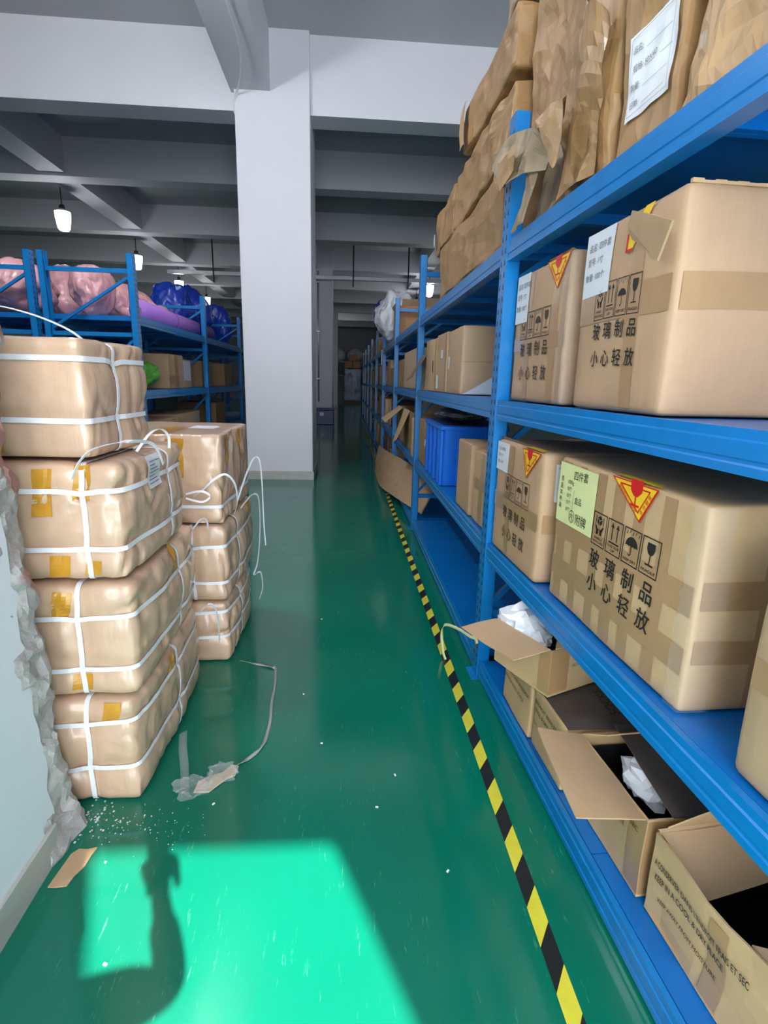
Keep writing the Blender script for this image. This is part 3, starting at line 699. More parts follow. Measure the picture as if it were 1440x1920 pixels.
# ------------------------------------------------------------------ near bay, third level: two glassware cartons
GG = 'glassware cartons on the near rack'
t, f = carton('glassware carton beside the blue post on the third shelf, smaller of the two there', FA, .065, .60, .055, .62, LEV[2], .525, 11, r=.018, group=GG)
bands(f, t, 'front', [(-.09, .05), (.165, .055), (.235, .03)], [(.235, .055)])
corner_film(f, t, .05, .03, 3)
symbols(f, t, -.18, .13, .255, .36, INKB); glass_text(f, t, -.17, .13, .21, .115, .056, INKB)
label_card(f, t, 'front', -.262, -.11, .325, .52, LABELW, SPEC); fragile(f, t, .16, .17, .20, .52, .41)
t, f = carton('big glassware carton with a torn hanging flap on the third shelf, nearest the camera', FA, .715, 1.21, .045, .72, LEV[2], .535, 12, m=CARD, r=.02, group=GG, amp=.006, bulge=.01)
bands(f, t, 'front', [(.07, .035), (.085, .05)], [(.30, .085)]); bands(f, t, 'end', [], [(.30, .085)])
bx = lambda u: u - .9625
symbols(f, t, bx(.835), bx(1.075), .265, .365); glass_text(f, t, bx(.835), bx(1.075), .228, .150, .048)
label_card(f, t, 'front', bx(.735), bx(.905), .34, .525, LABELW, SPEC)
d = Decal(f, 'front'); d.poly([(bx(.985), .47), (bx(.985), .43), (bx(1.01), .43), (bx(1.09), .527), (bx(1.05), .527)], STICKY, .004); d.line([(bx(.985), .47), (bx(.985), .43), (bx(1.01), .43)], .008, RED, .005); d.build('fragile_sticker', t)
# torn corrugated flap hanging over the front edge
V = []; pts = [(0.034, 0.528, -0.353), (0.205, 0.472, -0.413), (0.459, 0.385, -0.501), (0.418, 0.355, -0.487), (0.382, 0.329, -0.475), (0.322, 0.345, -0.454), (0.223, 0.395, -0.418), (0.07, 0.448, -0.364), (0.009, 0.496, -0.348)]
fl = MB(); nn = len(pts); fl.add([(a, y, z) for a, z, y in pts] + [(a, y + .005, z) for a, z, y in pts], [list(range(nn)), list(range(nn, 2 * nn))[::-1]] + [[i, nn + i, nn + (i + 1) % nn, (i + 1) % nn] for i in range(nn)])
fl.build('torn_flap', CARD4, t)
mb = MB(); V = []; rn = random.Random(2)
for i in range(24):
    y = -.33 + i * .028; mb.box(.234 + rn.uniform(-.002, .002), .245, y, y + .028, .53, .536 + rn.uniform(0, .004))
mb.build('torn_edge', CARD4, t)
# ------------------------------------------------------------------ near bay, second level
t, f = carton('glassware carton with white shipping label on the second shelf, beside the blue post', FA, .058, .60, .02, .60, LEV[1], .515, 13, r=.02, group=GG)
bands(f, t, 'front', [(-.06, .05)], [(.24, .07)]); bands(f, t, 'end', [], [(.24, .075)])
symbols(f, t, -.12, .165, .27, .375, INKB); glass_text(f, t, -.12, .15, .205, .115, .054, INKB)
label_card(f, t, 'front', -.265, -.10, .375, .505, LABELW, SPEC); fragile(f, t, .155, .12, .20, .51, .395)
d = Decal(f, 'end'); d.grid(-.24, -.10, .33, .475, LABELW, .003, .03); d.grid(-.225, -.115, .40, .445, INK, .0045, .03); d.text('四门衣柜加厚', -.222, .425, .016, LABELW, .006); d.text('厚底鞋架拉篮', -.222, .405, .016, LABELW, .006)
d.grid(-.17, -.115, .455, .468, INK, .0045); d.text('SKU', -.23, .457, .012, INK, .0045)
for i in range(9): d.grid(-.19 + i * .008, -.187 + i * .008, .345, .365, INKG, .0045)
d.text('规格', -.23, .38, .012, INKG, .0045); d.build('shipping_label', t, 'print')
MB().box(-.28, .06, -.27, -.262, .512, .524).build('torn_edge', CARDIN, t)
t, f = carton('largest glassware carton with yellow handwritten label on the second shelf', FA, .68, 1.445, .05, .72, LEV[1], .515, 14, m=CARD4, r=.016, amp=.006, group=GG, n=18)
dx = lambda u: u - 1.0625
bands(f, t, 'front', [(dx(.745), .06), (dx(.86), .045), (dx(.985), .05), (dx(1.09), .06), (dx(1.19), .05), (dx(1.31), .05)], [(.13, .07), (.28, .075)])
bands(f, t, 'end', [(-.14, .07), (.05, .06)], [(.16, .06), (.30, .07)])
corner_film(f, t, .05, .07, 4)
symbols(f, t, dx(.965), dx(1.30), .285, .385); glass_text(f, t, dx(.965), dx(1.30), .238, .160, .060)
d = Decal(f, 'front'); a0, a1, b0, b1 = dx(.69), dx(.962), .295, .498
d.grid(a0, a1, b0, b1, LABELY, .0034, .03); d.text('四件套', a0 + .115, b1 - .045, .034, INK, .005, rot=R(4))
for j, (p, q) in enumerate((('厚:', '1000g'), ('盖:', '10个'), ('本:', '10个'), ('杯:', '10个'), ('碟:', '10个'))): d.text(p, a0 + .02, b1 - .062 - j * .023, .020, INK, .005); d.text(q, a0 + .075, b1 - .064 - j * .023, .019, INK, .005)
d.line([(a0 + .125, b1 - .08), (a0 + .122, b1 - .16)], .0016, INK, .005); d.text('盒品', a0 + .135, b1 - .12, .026, INK, .005)
d.line(circ(a0 + .125, b0 + .035, .02), .0022, INK, .005, True); d.text('内', a0 + .112, b0 + .024, .027, INK, .005); d.text('附牌', a0 + .155, b0 + .018, .040, INK, .005)
tag(d.build('paper_label', t, 'handwriting'), 'pale yellow label with handwriting')
fragile(f, t, dx(1.15), dx(1.195), .22, .512, .41)
t, f = carton('plain tan carton at the right edge of the photo on the second shelf', FA, 1.635, 2.2, .035, .6, LEV[1], .46, 15, m=CARD2, amp=.010, r=.02, bulge=.012, group=GG)
bands(f, t, 'front', [], [(.23, .06)])

# ------------------------------------------------------------------ open cartons on the bottom shelf
def open_box(label, fr, x0, x1, y0, y1, z0, h, rot=0, m=CARD, seed=0, flaps=(), amp=.004, cat='open carton', group='opened cartons on the bottom shelf', closed_back=.5, inside=None):
    sx, sy = x1 - x0, y1 - y0; t = empty('open_carton', fr.at((x0 + x1) / 2, (y0 + y1) / 2, z0 + .0015), fr.rz + rot, label, cat, group)
    df = dent(amp, 6, seed); th = .005; V = []; F = []
    # five walls with thickness, gridded so they can crumple
    def wall(p, u, v, nu, nv, nrm):
        base = len(V)
        for s_ in (0, 1):
            for j in range(nv + 1):
                for i in range(nu + 1): V.append(df(Vector(p) + Vector(u) * i / nu + Vector(v) * j / nv + Vector(nrm) * th * s_))
        q = (nu + 1) * (nv + 1)
        for j in range(nv):
            for i in range(nu):
                a = base + j * (nu + 1) + i; F.append([a, a + 1, a + nu + 2, a + nu + 1]); F.append([a + q, a + q + nu + 1, a + q + nu + 2, a + q + 1])
        for i in range(nu): a = base + i; F.append([a, a + q, a + q + 1, a + 1]); a = base + nv * (nu + 1) + i; F.append([a, a + 1, a + q + 1, a + q])
        for j in range(nv): a = base + j * (nu + 1); F.append([a, a + nu + 1, a + q + nu + 1, a + q]); a += nu; F.append([a, a + q, a + q + nu + 1, a + nu + 1])
    hx, hy = sx / 2, sy / 2
    wall((-hx, -hy, 0), (sx, 0, 0), (0, 0, h), 10, 6, (0, 1, 0)); wall((-hx, hy - th, 0), (sx, 0, 0), (0, 0, h), 8, 5, (0, 1, 0))
    wall((-hx, -hy, 0), (0, sy, 0), (0, 0, h), 10, 6, (1, 0, 0)); wall((hx - th, -hy, 0), (0, sy, 0), (0, 0, h), 10, 6, (1, 0, 0))
    wall((-hx, -hy, 0), (sx, 0, 0), (0, sy, 0), 2, 2, (0, 0, 1))
    MB().add(V, F).build('carton_body', m, t)
    if inside:   # black sheets that paint in the shade of the open interior
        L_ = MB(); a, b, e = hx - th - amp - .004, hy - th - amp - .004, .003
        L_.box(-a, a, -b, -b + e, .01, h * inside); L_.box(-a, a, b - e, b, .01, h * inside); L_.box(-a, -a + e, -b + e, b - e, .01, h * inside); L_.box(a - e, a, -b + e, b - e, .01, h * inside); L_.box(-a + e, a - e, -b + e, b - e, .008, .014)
        L_.build('interior_shade', mat('interior_shade_black', (.008, .008, .009), .45), t)
    for nm, P, mm in flaps:
        n = 8; V2 = []; F2 = []; A, B, C_, D_ = [Vector(p) for p in P]
        nr = (B - A).cross(D_ - A).normalized() * .004
        for s_ in (0, 1):
            for j in range(n + 1):
                for i in range(n + 1):
                    u, v = i / n, j / n; p = A.lerp(B, u).lerp(D_.lerp(C_, u), v); p += noise.noise_vector(p * 7 + Vector((seed, 0, 0))) * .006; p += nr * s_; V2.append(p)
        q = (n + 1) ** 2
        for j in range(n):
            for i in range(n): a = j * (n + 1) + i; F2.append([a, a + 1, a + n + 2, a + n + 1]); F2.append([a + q, a + q + n + 1, a + q + n + 2, a + q + 1])
        for i in range(n):
            for a, b in ((i, i + 1), (n * (n + 1) + i + 1, n * (n + 1) + i), ((i + 1) * (n + 1), i * (n + 1)), (i * (n + 1) + n, (i + 1) * (n + 1) + n)): F2.append([a, a + q, b + q, b])
        MB().add(V2, F2).build(nm, mm, t)
    return t, Form(sx, sy, h, .004, df, 8)
def crumple(name, r, m, seed, sq=(1, 1, 1), sub=4, amp=.35, parent=None, soft=False):
    bm = bmesh.new(); bmesh.ops.create_icosphere(bm, subdivisions=sub, radius=1); o = Vector((seed * 3.1, seed, seed * 5.7))
    for v in bm.verts:
        d = v.co.normalized(); k = 1
        if soft:
            k += amp * noise.noise(d * 1.3 + o) + amp * .45 * noise.noise(d * 3 + o); a = abs(noise.noise(Vector((d.x * 4, d.y * 4, d.z * 1.5)) + o)); k -= amp * .35 * max(0, .15 - a) / .15
        else:
            vd = noise.voronoi(d * 1.9 + o)[0]; k += amp * 1.1 * (vd[0] - .45); vd = noise.voronoi(d * 3.7 + o)[0]; k += amp * .9 * (vd[0] - .4); vd = noise.voronoi(d * 8 + o)[0]; k += amp * .4 * (vd[0] - .4); k += amp * .7 * noise.noise(d * 1.1 + o)
        v.co = Vector((d.x * sq[0], d.y * sq[1], d.z * sq[2])) * r * k
    me = bpy.data.meshes.new(name); bm.to_mesh(me); bm.free(); return link(name, me, m, parent, soft)
def put(o, fr, x, y, z, label, cat, group=None, rot=0):
    lo = min((v.co.z for v in o.data.vertices)) if o.type == 'MESH' else 0
    o.location = fr.at(x, y, z - lo); o.rotation_euler = (0, 0, fr.rz + rot); return tag(o, label, cat, group)
GS = 'opened cartons on the bottom shelf'
ZB = LEV[0]
# stack by the post
t, f = carton('low printed carton at the back left of the bottom shelf, under the open one', FA, .36, .672, .03, .52, ZB, .246, 21, m=CARD4, amp=.008, r=.008, group=GS)
d = Decal(f, 'front'); d.text('CONSERVER DANS UN ENDROIT', -.15, .16, .022, INKB, .002, .29); d.build('lettering', t); d = Decal(f, 'front'); d.text('KEEP IN A COOL PLACE', -.15, .12, .02, INKB, .002, .24); d.build('lettering', t)
t, f = carton('printed carton with dark grey lid in the middle of the bottom shelf', FA, .692, .965, .035, .56, ZB, .246, 22, m=CARD4, amp=.007, r=.008, group=GS)
Decal(f, 'top').grid(-.138, .138, -.255, .255, GRAYB, .001, .05).build('grey_lid', t)  # top sheet much darker than the carton sides
bands(f, t, 'end', [], [(.22, .05)])
d = Decal(f, 'top'); d.text('SOCKS', .06, -.02, .05, INK, .0022, rot=R(180)); d.build('lettering', t)
d = Decal(f, 'front'); d.text('ENDROIT FRAIS ET SEC', -.12, .19, .022, INKB, .002, .24); d.build('lettering', t); d = Decal(f, 'front'); d.text('COOL & DRY PLACE', -.12, .155, .022, INKB, .002, .2); d.build('lettering', t); d = Decal(f, 'front'); d.text('KEEP AWAY FROM MOISTURE', -.12, .10, .016, INKB, .002, .22); d.build('lettering', t)
sz = .19
t, f = open_box('open carton stuffed with white packing paper, on top of the low printed cartons', FA, .40, .715, -.03, .40, ZB + .258, sz, R(22), CARD4, 23, [
    ('front_flap', [(-.157, -.215, sz), (.150, -.215, sz), (.12, -.375, sz - .015), (-.19, -.375, sz - .02)], CARD2),
    ('lid_flap', [(-.157, .215, sz), (.157, .215, sz), (.16, .02, sz + .03), (-.157, .05, sz + .035)], CARDIN),
    ('side_flap', [(.157, -.2, sz), (.157, .2, sz), (.10, .2, sz + .025), (.09, -.12, sz + .02)], CARD4)])
d = Decal(f, 'end'); d.text('BOX NO: 12', -.1, .10, .018, INKB, .002); d.build('lettering', t)
Decal(f, 'front').grid(.10, .157, .01, .19, TAPE, .0015, .03).build('tape', t); Decal(f, 'end').grid(-.215, -.12, .01, .19, TAPE, .0015, .03).build('tape', t)
t_open = t
o = crumple('packing_paper', .085, WPAPER, 3, (1.15, 1.15, .75), 3, .6); put(o, FA, .50, .06, ZB + .258 + .10, 'crumpled white packing paper in the open carton by the post', 'paper')
o = crumple('packing_paper', .05, WPAPER, 8, (1.3, 1, .6), 3, .6); put(o, FA, .60, .06, ZB + .258 + .115, 'small white paper scrap at the near end of the open carton', 'paper')
o = crumple('dark_goods', .07, DARKP, 8, (1.1, 1.2, .5), 4, .4); put(o, FA, .585, .20, ZB + .258 + .02, 'black packed goods under the white packing paper', 'goods')
# carton with the long raised flap
hz_ = .255
t, f = open_box('open carton with a long tan flap folded out over the shelf edge', FA, .992, 1.365, .08, .62, ZB, hz_, R(1), CARD4, 24, [
    ('front_flap', [(-.185, -.27, hz_), (.175, -.27, hz_ - .0), (.165, -.47, hz_ + .015), (-.16, -.44, hz_ + .05)], CARD2),
    ('lid_flap', [(-.187, .27, hz_), (.187, .27, hz_), (.187, -.20, hz_ + .012), (-.187, -.16, hz_ + .03)], GRAYB),
    ('side_flap', [(-.187, -.25, hz_), (-.187, .2, hz_), (-.12, .1, hz_ + .05), (-.12, -.22, hz_ + .04)], CARD4)], inside=.85)
Decal(f, 'front').grid(.12, .187, .01, .25, TAPEC, .0015, .03).build('tape', t); Decal(f, 'end').grid(-.268, -.14, .01, .25, TAPE, .0015, .03).build('tape', t)
d = Decal(f, 'front'); d.text('FRAIS ET SEC', .03, .19, .022, INKB, .003, .13); d.build('lettering', t); d = Decal(f, 'front'); d.text('PLACE', .04, .155, .022, INKB, .003, .06); d.build('lettering', t)
o = crumple('packing_paper', .06, WPAPER, 5, (1.2, 1, .8), 3, .6); put(o, FA, 1.16, .22, ZB + .13, 'grey-white paper scrap inside the carton with the long flap', 'paper')
# crushed carton nearest the camera
hz_ = .26
t, f = open_box('crushed open carton with printed side on the bottom shelf, nearest the camera', FA, 1.385, 2.02, .10, .66, ZB, hz_, R(3), CARD4, 25, [
    ('side_flap', [(-.317, -.27, hz_), (-.317, .05, hz_), (-.22, .02, hz_ - .10), (-.20, -.20, hz_ - .12)], CARD2),
    ('side_flap', [(-.32, -.24, hz_), (-.32, .05, hz_), (-.27, .02, hz_ + .09), (-.28, -.16, hz_ + .08)], CARD4),
    ('front_flap', [(-.02, -.262, hz_ - .01), (.30, -.262, hz_ - .01), (.26, -.12, hz_ - .02), (.03, -.14, hz_ - .015)], CARD2),
    ('lid_flap', [(-.31, .27, hz_), (.12, .27, hz_), (.10, -.02, hz_ + .02), (-.27, -.05, hz_ + .06)], GRAYB),
    ('end_flap', [(.317, -.25, hz_), (.317, .25, hz_), (.22, .2, hz_ + .06), (.24, -.2, hz_ + .03)], CARD4)], amp=.017, inside=.78)
d = Decal(f, 'front'); d.text("A CONSERVER DANS L'ENDROIT FRAIS ET SEC", -.30, .175, .026, INK, .004, .31, .008); d.text('KEEP IN A COOL & DRY PLACE', -.29, .138, .026, INK, .004, .235, .008)
d.text('KEEP AWAY FROM MOISTURE', -.27, .085, .018, INKB, .004, .20); d.build('lettering', t)
for a in (-.1, .08, .2): Decal(f, 'front').grid(a, a + .05, .01, .24, TAPEC, .002, .03).build('tape', t)
d = Decal(f, 'top')
for (a, b, c, e) in ((-.17, -.05, .12, .19), (-.10, .02, .03, .09)): MB().box(a, b, c, e, hz_ + .032, hz_ + .0345).build('tape_scrap', FILM, t)
# ------------------------------------------------------------------ kraft parcels on the top shelf
def kraft(label, fr, x0, x1, y0, y1, z0, h, seed, m=KRAFT, amp=.03, rot=0, group='kraft paper parcels on the top shelf', lean=0, taper=0, n=11):
    sx, sy = x1 - x0, y1 - y0; o = Vector((seed * 4.3, seed * 1.7, seed * 9.1))
    def df(v):
        w = Vector(v); q = v * 2.3 + o; vd = noise.voronoi(q)[0]; vd2 = noise.voronoi(v * 8 + o)[0]
        k = amp * 1.5 * (vd[0] - .45) + amp * .25 * (vd2[0] - .4) + amp * .9 * noise.noise(v * 2.3 + o)
        c = Vector((v.x / sx, v.y / sy, v.z / h - .5)); e = Vector((c.x ** 3, c.y ** 3, c.z ** 3))
        if e.length > 1e-6: e.normalize()
        w += Vector((e.x, e.y, e.z * (1 if v.z > .02 else 0))) * k
        j = noise.noise_vector(v * 17 + o) * amp * .22; w += Vector((j.x, j.y, j.z if .03 < v.z else 0)); tt = v.z / h; w.x *= 1 - taper * tt; w.y *= 1 - taper * .5 * tt; w.y += lean * v.z
        return w
    t = empty('kraft_parcel', fr.at((x0 + x1) / 2, (y0 + y1) / 2, z0 + .002), fr.rz + rot, label, 'parcel', group)
    f = Form(sx, sy, h, .022, df, n); f.body('paper_wrap', m, t, False); return t, f
def sheet_part(name, P, m, parent, seed, fold=.02, n=14, th=.0015):
    # torn paper: polygon fan of a fine grid between two edges, given in the parent's own axes
    top, bot = P; V = []; F = []; rn = random.Random(seed); o = Vector((seed, seed * 2.2, 0))
    T_ = catmull(top, 4); B_ = catmull(bot, 4); nn = len(T_)
    for s_ in (0, 1):
        for j in range(n + 1):
            for i in range(nn):
                p = T_[i].lerp(B_[i], j / n); vd = noise.voronoi(p * 6 + o)[0]
                p = p + Vector((0, -1, 0)) * ((vd[1] - vd[0]) * fold + noise.noise(p * 5 + o) * fold) + Vector((0, th * s_, 0))
                if s_ == 0 and j in (0, n): pass
                V.append(p)
    q = nn * (n + 1)
    for j in range(n):
        for i in range(nn - 1): a = j * nn + i; F.append([a, a + 1, a + nn + 1, a + nn]); F.append([a + q, a + q + nn, a + q + nn + 1, a + q + 1])
    return MB().add(V, F).build(name, m, parent)
Z4 = LEV[3]
t, f = kraft('kraft parcel with the large white document label on the top shelf', FA, .80, 1.09, .05, .55, Z4, .66, 31, KRAFT, .02, n=12)
d = Decal(f, 'front'); a0, a1, b0, b1 = -.09, .115, .10, .31
d.grid(a0, a1, b0, b1, WPAPER, .006, .02); d.line([(a0 + .012, b0 + .01), (a1 - .012, b0 + .01), (a1 - .012, b1 - .01), (a0 + .012, b1 - .01)], .0012, INKG, .0085, True)
for j, s_ in enumerate(('品名: ', '规格: 50X40', '数量: ', '日期: ')): d.text(s_, a0 + .02, b1 - .05 - j * .044, .020, INKG, .0085); d.line([(a0 + .075, b1 - .053 - j * .044), (a1 - .025, b1 - .053 - j * .044)], .001, INKG, .0085)
tag(d.build('document_label', t, 'print'), 'white printed document label')
t, f = kraft('crumpled kraft parcel just right of the white document label', FA, 1.135, 1.42, .055, .55, Z4, .55, 32, KRAFT2, .055, n=12, lean=.05)
MB().box(-.1, -.085, -.262, -.255, .12, .15).build('tape_scrap', FILM, t)
t, f = kraft('kraft parcel at the top right corner of the photo, with a white label', FA, 1.46, 1.85, .03, .55, Z4, .5, 33, KRAFT2, .02)
d = Decal(f, 'front'); d.grid(-.16, .1, .02, .24, WPAPER, .008, .03); d.build('document_label', t, 'print')
t, f = kraft('kraft parcel with deep folds between the blue post and the labelled parcel', FA, .44, .77, .055, .55, Z4, .52, 34, KRAFT, .045, taper=.12, n=12)
sheet_part('paper_fold', ([(.02, -.29, .45), (.10, -.31, .48), (.185, -.29, .40)], [(-.13, -.275, .02), (-.05, -.275, .03), (.13, -.275, .02)]), KRAFT, t, 3, .03)
t, f = kraft('kraft parcel low behind the hanging torn paper, next to the blue post', FA, .12, .40, .075, .55, Z4, .36, 35, KRAFT3, .05, taper=.2, n=11)
sheet_part('torn_paper', ([(-.355, -.34, .339), (-.24, -.34, .397), (.08, -.335, .30), (.244, -.33, .18)], [(-.352, -.345, .325), (-.204, -.345, .19), (-.03, -.34, .18), (.21, -.33, .12)]), KRAFT3, t, 5, .03)
sheet_part('torn_paper', ([(-.357, -.355, .335), (-.20, -.365, .29), (-.02, -.36, .30)], [(-.33, -.36, .26), (-.204, -.365, .178), (-.05, -.36, .205)]), KRAFT2, t, 6, .012)
sheet_part('torn_paper', ([(.13, -.345, .30), (.25, -.35, .30), (.364, -.345, .266)], [(.31, -.355, .10), (.335, -.355, .085), (.37, -.35, .16)]), KRAFT2, t, 7, .015)
sheet_part('torn_strip', ([(.02, -.335, .16), (.08, -.335, .16), (.14, -.33, .15)], [(-.05, -.335, .006), (-.02, -.335, .003), (.01, -.33, .003)]), KRAFT3, t, 8, .012)
sheet_part('torn_strip', ([(.0, -.325, .10), (.02, -.325, .105), (.05, -.32, .10)], [(-.16, -.325, .006), (-.14, -.325, .003), (-.10, -.32, .004)]), KRAFT, t, 9, .012)
t, f = kraft('kraft parcel on the upper layer above the folded parcels, beside the label', FA, .43, .77, .09, .55, Z4 + .63, .5, 36, KRAFT, .05, n=12)
t, f = kraft('kraft parcel on the upper layer straight above the blue post top', FA, -.12, .385, .12, .6, Z4 + .43, .52, 37, KRAFT, .045, taper=.05, n=11)
t, f = kraft('kraft parcel at the very top of the photo above the document label', FA, .84, 1.4, .08, .55, Z4 + .74, .4, 38, KRAFT2, .05)
# second bay, four stacked parcels
f1_ = FB(1); yb = lambda y: BY[1] - y
GK2 = 'kraft parcels stacked over the second bay'
t, f = kraft('long kraft parcel at the bottom of the pile over the second bay', f1_, yb(4.35), yb(2.66), .02, .6, Z4, .36, 41, KRAFT, .03, group=GK2)
t, f = kraft('kraft parcel with a white dot, far end of the pile over the second bay', f1_, yb(4.66), yb(3.96), .03, .6, Z4 + .37, .32, 42, KRAFT, .035, group=GK2)
Decal(f, 'front').poly(circ(-.30, .12, .05), WPAPER, .02).build('round_sticker', t)
t, f = kraft('long kraft parcel in the middle of the pile over the second bay', f1_, yb(3.92), yb(2.70), .02, .6, Z4 + .385, .34, 43, KRAFT, .045, group=GK2, lean=.03)
t, f = kraft('kraft parcel with a pale end, upper layer of the pile over the second bay', f1_, yb(3.70), yb(2.72), .04, .6, Z4 + .76, .25, 44, KRAFT, .03, group=GK2)
Decal(f, 'front').grid(-.47, -.36, .02, .24, KRAFT2, .022, .03).build('pale_wrap', t)
t, f = kraft('kraft parcel standing topmost of the pile, left of the blue post top', f1_, yb(2.98), yb(2.62), .05, .6, Z4 + 1.04, .3, 45, KRAFT3, .04, group=GK2)

# ------------------------------------------------------------------ second bay, lower shelves
G3 = 'cartons on the third shelf of the second bay'
for (lab, ya, yb_, h, m, sd, tp) in (
    ('tall tan carton nearest the blue post on the third shelf of the second bay', 3.93, 3.44, .42, CARD2, 51, 0),
    ('brown carton with small white stickers, second from the blue post on the third shelf', 4.38, 3.96, .43, CARD, 52, 1),
    ('brown carton with hand-hole, third from the blue post on the third shelf', 4.68, 4.40, .42, CARD4, 53, 2),
    ('carton wrapped in crinkled clear film, fourth from the blue post on the third shelf', 4.98, 4.70, .43, CARD, 54, 3)):
    t, f = carton(lab, f1_, yb(ya), yb(yb_), .03, .27 if tp < 3 else .5, LEV[2], h, sd, m=m, group=G3, amp=.006)
    if tp == 0: Decal(f, 'end').poly([(-.10, .005), (.10, .005), (.08, .11), (-.02, .05)], LABELW, .003).build('plastic_film', t); Decal(f, 'front').grid(-.2, -.12, .17, .25, LABELW, .003).build('sticker', t); Decal(f, 'end').grid(-.115, .115, .20, .205, TAPE, .002).build('tape', t)
    if tp == 1: Decal(f, 'front').grid(-.20, -.1, .03, .13, LABELW, .003).build('sticker', t); Decal(f, 'front').grid(-.02, .06, .25, .31, LABELW, .003).build('sticker', t); bands(f, t, 'front', [(.16, .03)])
    if tp == 2: Decal(f, 'front').grid(-.03, .0, .15, .25, SLOT, .003).build('hand_hole', t); bands(f, t, 'front', [(.08, .03)])
    if tp == 3: bands(f, t, 'front', [(-.05, .08)], m=YTAPE); corner_film(f, t, .22, .04, 9)
t, f = open_box('carton with a flap open into the aisle, third shelf by the farther post', f1_, yb(5.34), yb(5.02), .04, .5, LEV[2], .32, 0, CARD, 55, [('front_flap', [(-.155, -.23, .32), (.15, -.23, .32), (.14, -.36, .12), (-.14, -.38, .08)], CARDIN), ('lid_flap', [(-.15, .22, .32), (.15, .22, .32), (.14, .2, .44), (-.14, .2, .44)], CARD3)], group=G3)
# ribbed blue crate on the second shelf
t = empty('plastic_crate', f1_.at(yb(4.34), .28, LEV[1] + .001), f1_.rz, 'bright blue plastic crate with vertical ribs on the second shelf past the near post', 'crate')
L_, h, hw = .39, .45, .24
m = MB(); m.box(-L_, L_, -hw, -hw + .008, 0, h); m.box(-L_, L_, hw - .008, hw, 0, h); m.box(-L_, -L_ + .008, -hw + .008, hw - .008, 0, h); m.box(L_ - .008, L_, -hw + .008, hw - .008, 0, h); m.box(-L_, L_, -hw, hw, 0, .008)
m.build('crate_shell', BLUEP, t, bevel=.004)
for x in (-.33, -.14, .06, .26, .37): MB().box(x - .035 if x < .3 else x - .02, x + .035 if x < .3 else x + .02, -hw - .028, -hw, .0, h - .03).build('rib', BLUEP, t, bevel=.01)
for y in (-.12, .08): MB().box(L_, L_ + .012, y - .02, y + .02, 0, h - .03).build('rib', BLUEP, t, bevel=.004)
m2 = MB(); m2.box(-L_ - .004, L_ + .016, -hw - .034, -hw + .01, h - .03, h); m2.box(-L_ - .004, L_ + .016, hw - .01, hw + .01, h - .03, h); m2.box(L_ - .01, L_ + .016, -hw, hw, h - .03, h); m2.box(-L_ - .004, -L_ + .01, -hw, hw, h - .03, h); m2.build('rim', BLUEP, t, bevel=.004)
MB().box(-L_, L_, -hw, hw, h, h + .006).build('lid', mat('dark_blue_lid', (.003, .02, .12), .3), t)
o = crumple('plastic_bag', .2, GBAG, 12, (1.35, 1.0, .28), 5, .22, soft=True); put(o, f1_, yb(4.40), .25, LEV[1] + .459, 'grey plastic bag lying on top of the blue crate', 'bag')
t, f = carton('brown carton beside the blue crate, nearest the near post', f1_, yb(3.38), yb(3.02), .03, .55, LEV[1], .42, 61, m=CARD, group='cartons by the blue crate')
t, f = carton('scuffed carton with folded top between the near post and the crate', f1_, yb(3.0), yb(2.62), .05, .55, LEV[1], .40, 62, m=CARD4, amp=.015, group='cartons by the blue crate'); bands(f, t, 'front', [(0, .06)], [(.22, .06)])
t, f = carton('carton with a small white sticker behind the blue crate', f1_, yb(5.0), yb(4.76), .03, .5, LEV[1], .30, 63, m=CARD3, group='cartons by the blue crate'); Decal(f, 'front').grid(.03, .09, .2, .26, LABELW, .003).build('sticker', t)
t, f = carton('dark carton by the farther post on the second shelf', f1_, yb(5.34), yb(5.02), .04, .5, LEV[1], .42, 64, m=CARD3, group='cartons by the blue crate')
carton('dark dusty carton behind the near post at the back of the bottom shelf', FA, .06, .33, .48, .8, LEV[0], .45, 65, m=GRAYB)

# ------------------------------------------------------------------ third bay
f2_ = FB(2); yc = lambda y: BY[2] - y
t, f = open_box('orange-brown open carton on top of the fourth bay behind a blue rail', FB(3), 1.72, 2.5, .05, .75, LEV[3], .46, 0, mat('orange_brown_card', (.42, .19, .06), .6, .15), 71, [('lid_flap', [(-.39, -.34, .46), (.36, -.34, .46), (.34, -.36, .54), (-.36, -.38, .52)], CARD), ('end_flap', [(.39, -.3, .46), (.39, .3, .46), (.48, .3, .56), (.46, -.3, .54)], CARD)], group='cartons on top of the far bays')
t, f = carton('carton shining with plastic film on the third shelf past the farther blue post', f2_, yc(6.9), yc(5.62), .03, .55, LEV[2], .42, 72, m=CARD2); corner_film(f, t, .5, .2, 5)
carton('brown carton on the third shelf next to the film-covered one', f2_, yc(7.75), yc(6.95), .04, .55, LEV[2], .36, 73, m=CARD3)
t, f = open_box('large open carton with folded flaps on the second shelf of the third bay', f2_, yc(7.6), yc(5.6), .04, .6, LEV[1], .44, 0, CARD3, 74, [('front_flap', [(-.2, -.28, .44), (.4, -.28, .44), (.3, -.42, .1), (-.1, -.44, .0)], CARD4), ('front_flap', [(-.95, -.28, .44), (-.4, -.28, .44), (-.5, -.50, .24), (-1.0, -.52, .26)], CARD4), ('end_flap', [(1.0, -.26, .44), (1.0, .2, .44), (1.02, .2, .6), (1.02, -.22, .58)], CARD)], group='open cartons far on the shelf')
t, f = carton('upright pale carton beside the farther blue post on the second shelf', f2_, yc(5.66), yc(5.47), .0, .03, LEV[1], .40, 75, m=CARD4, amp=.002)
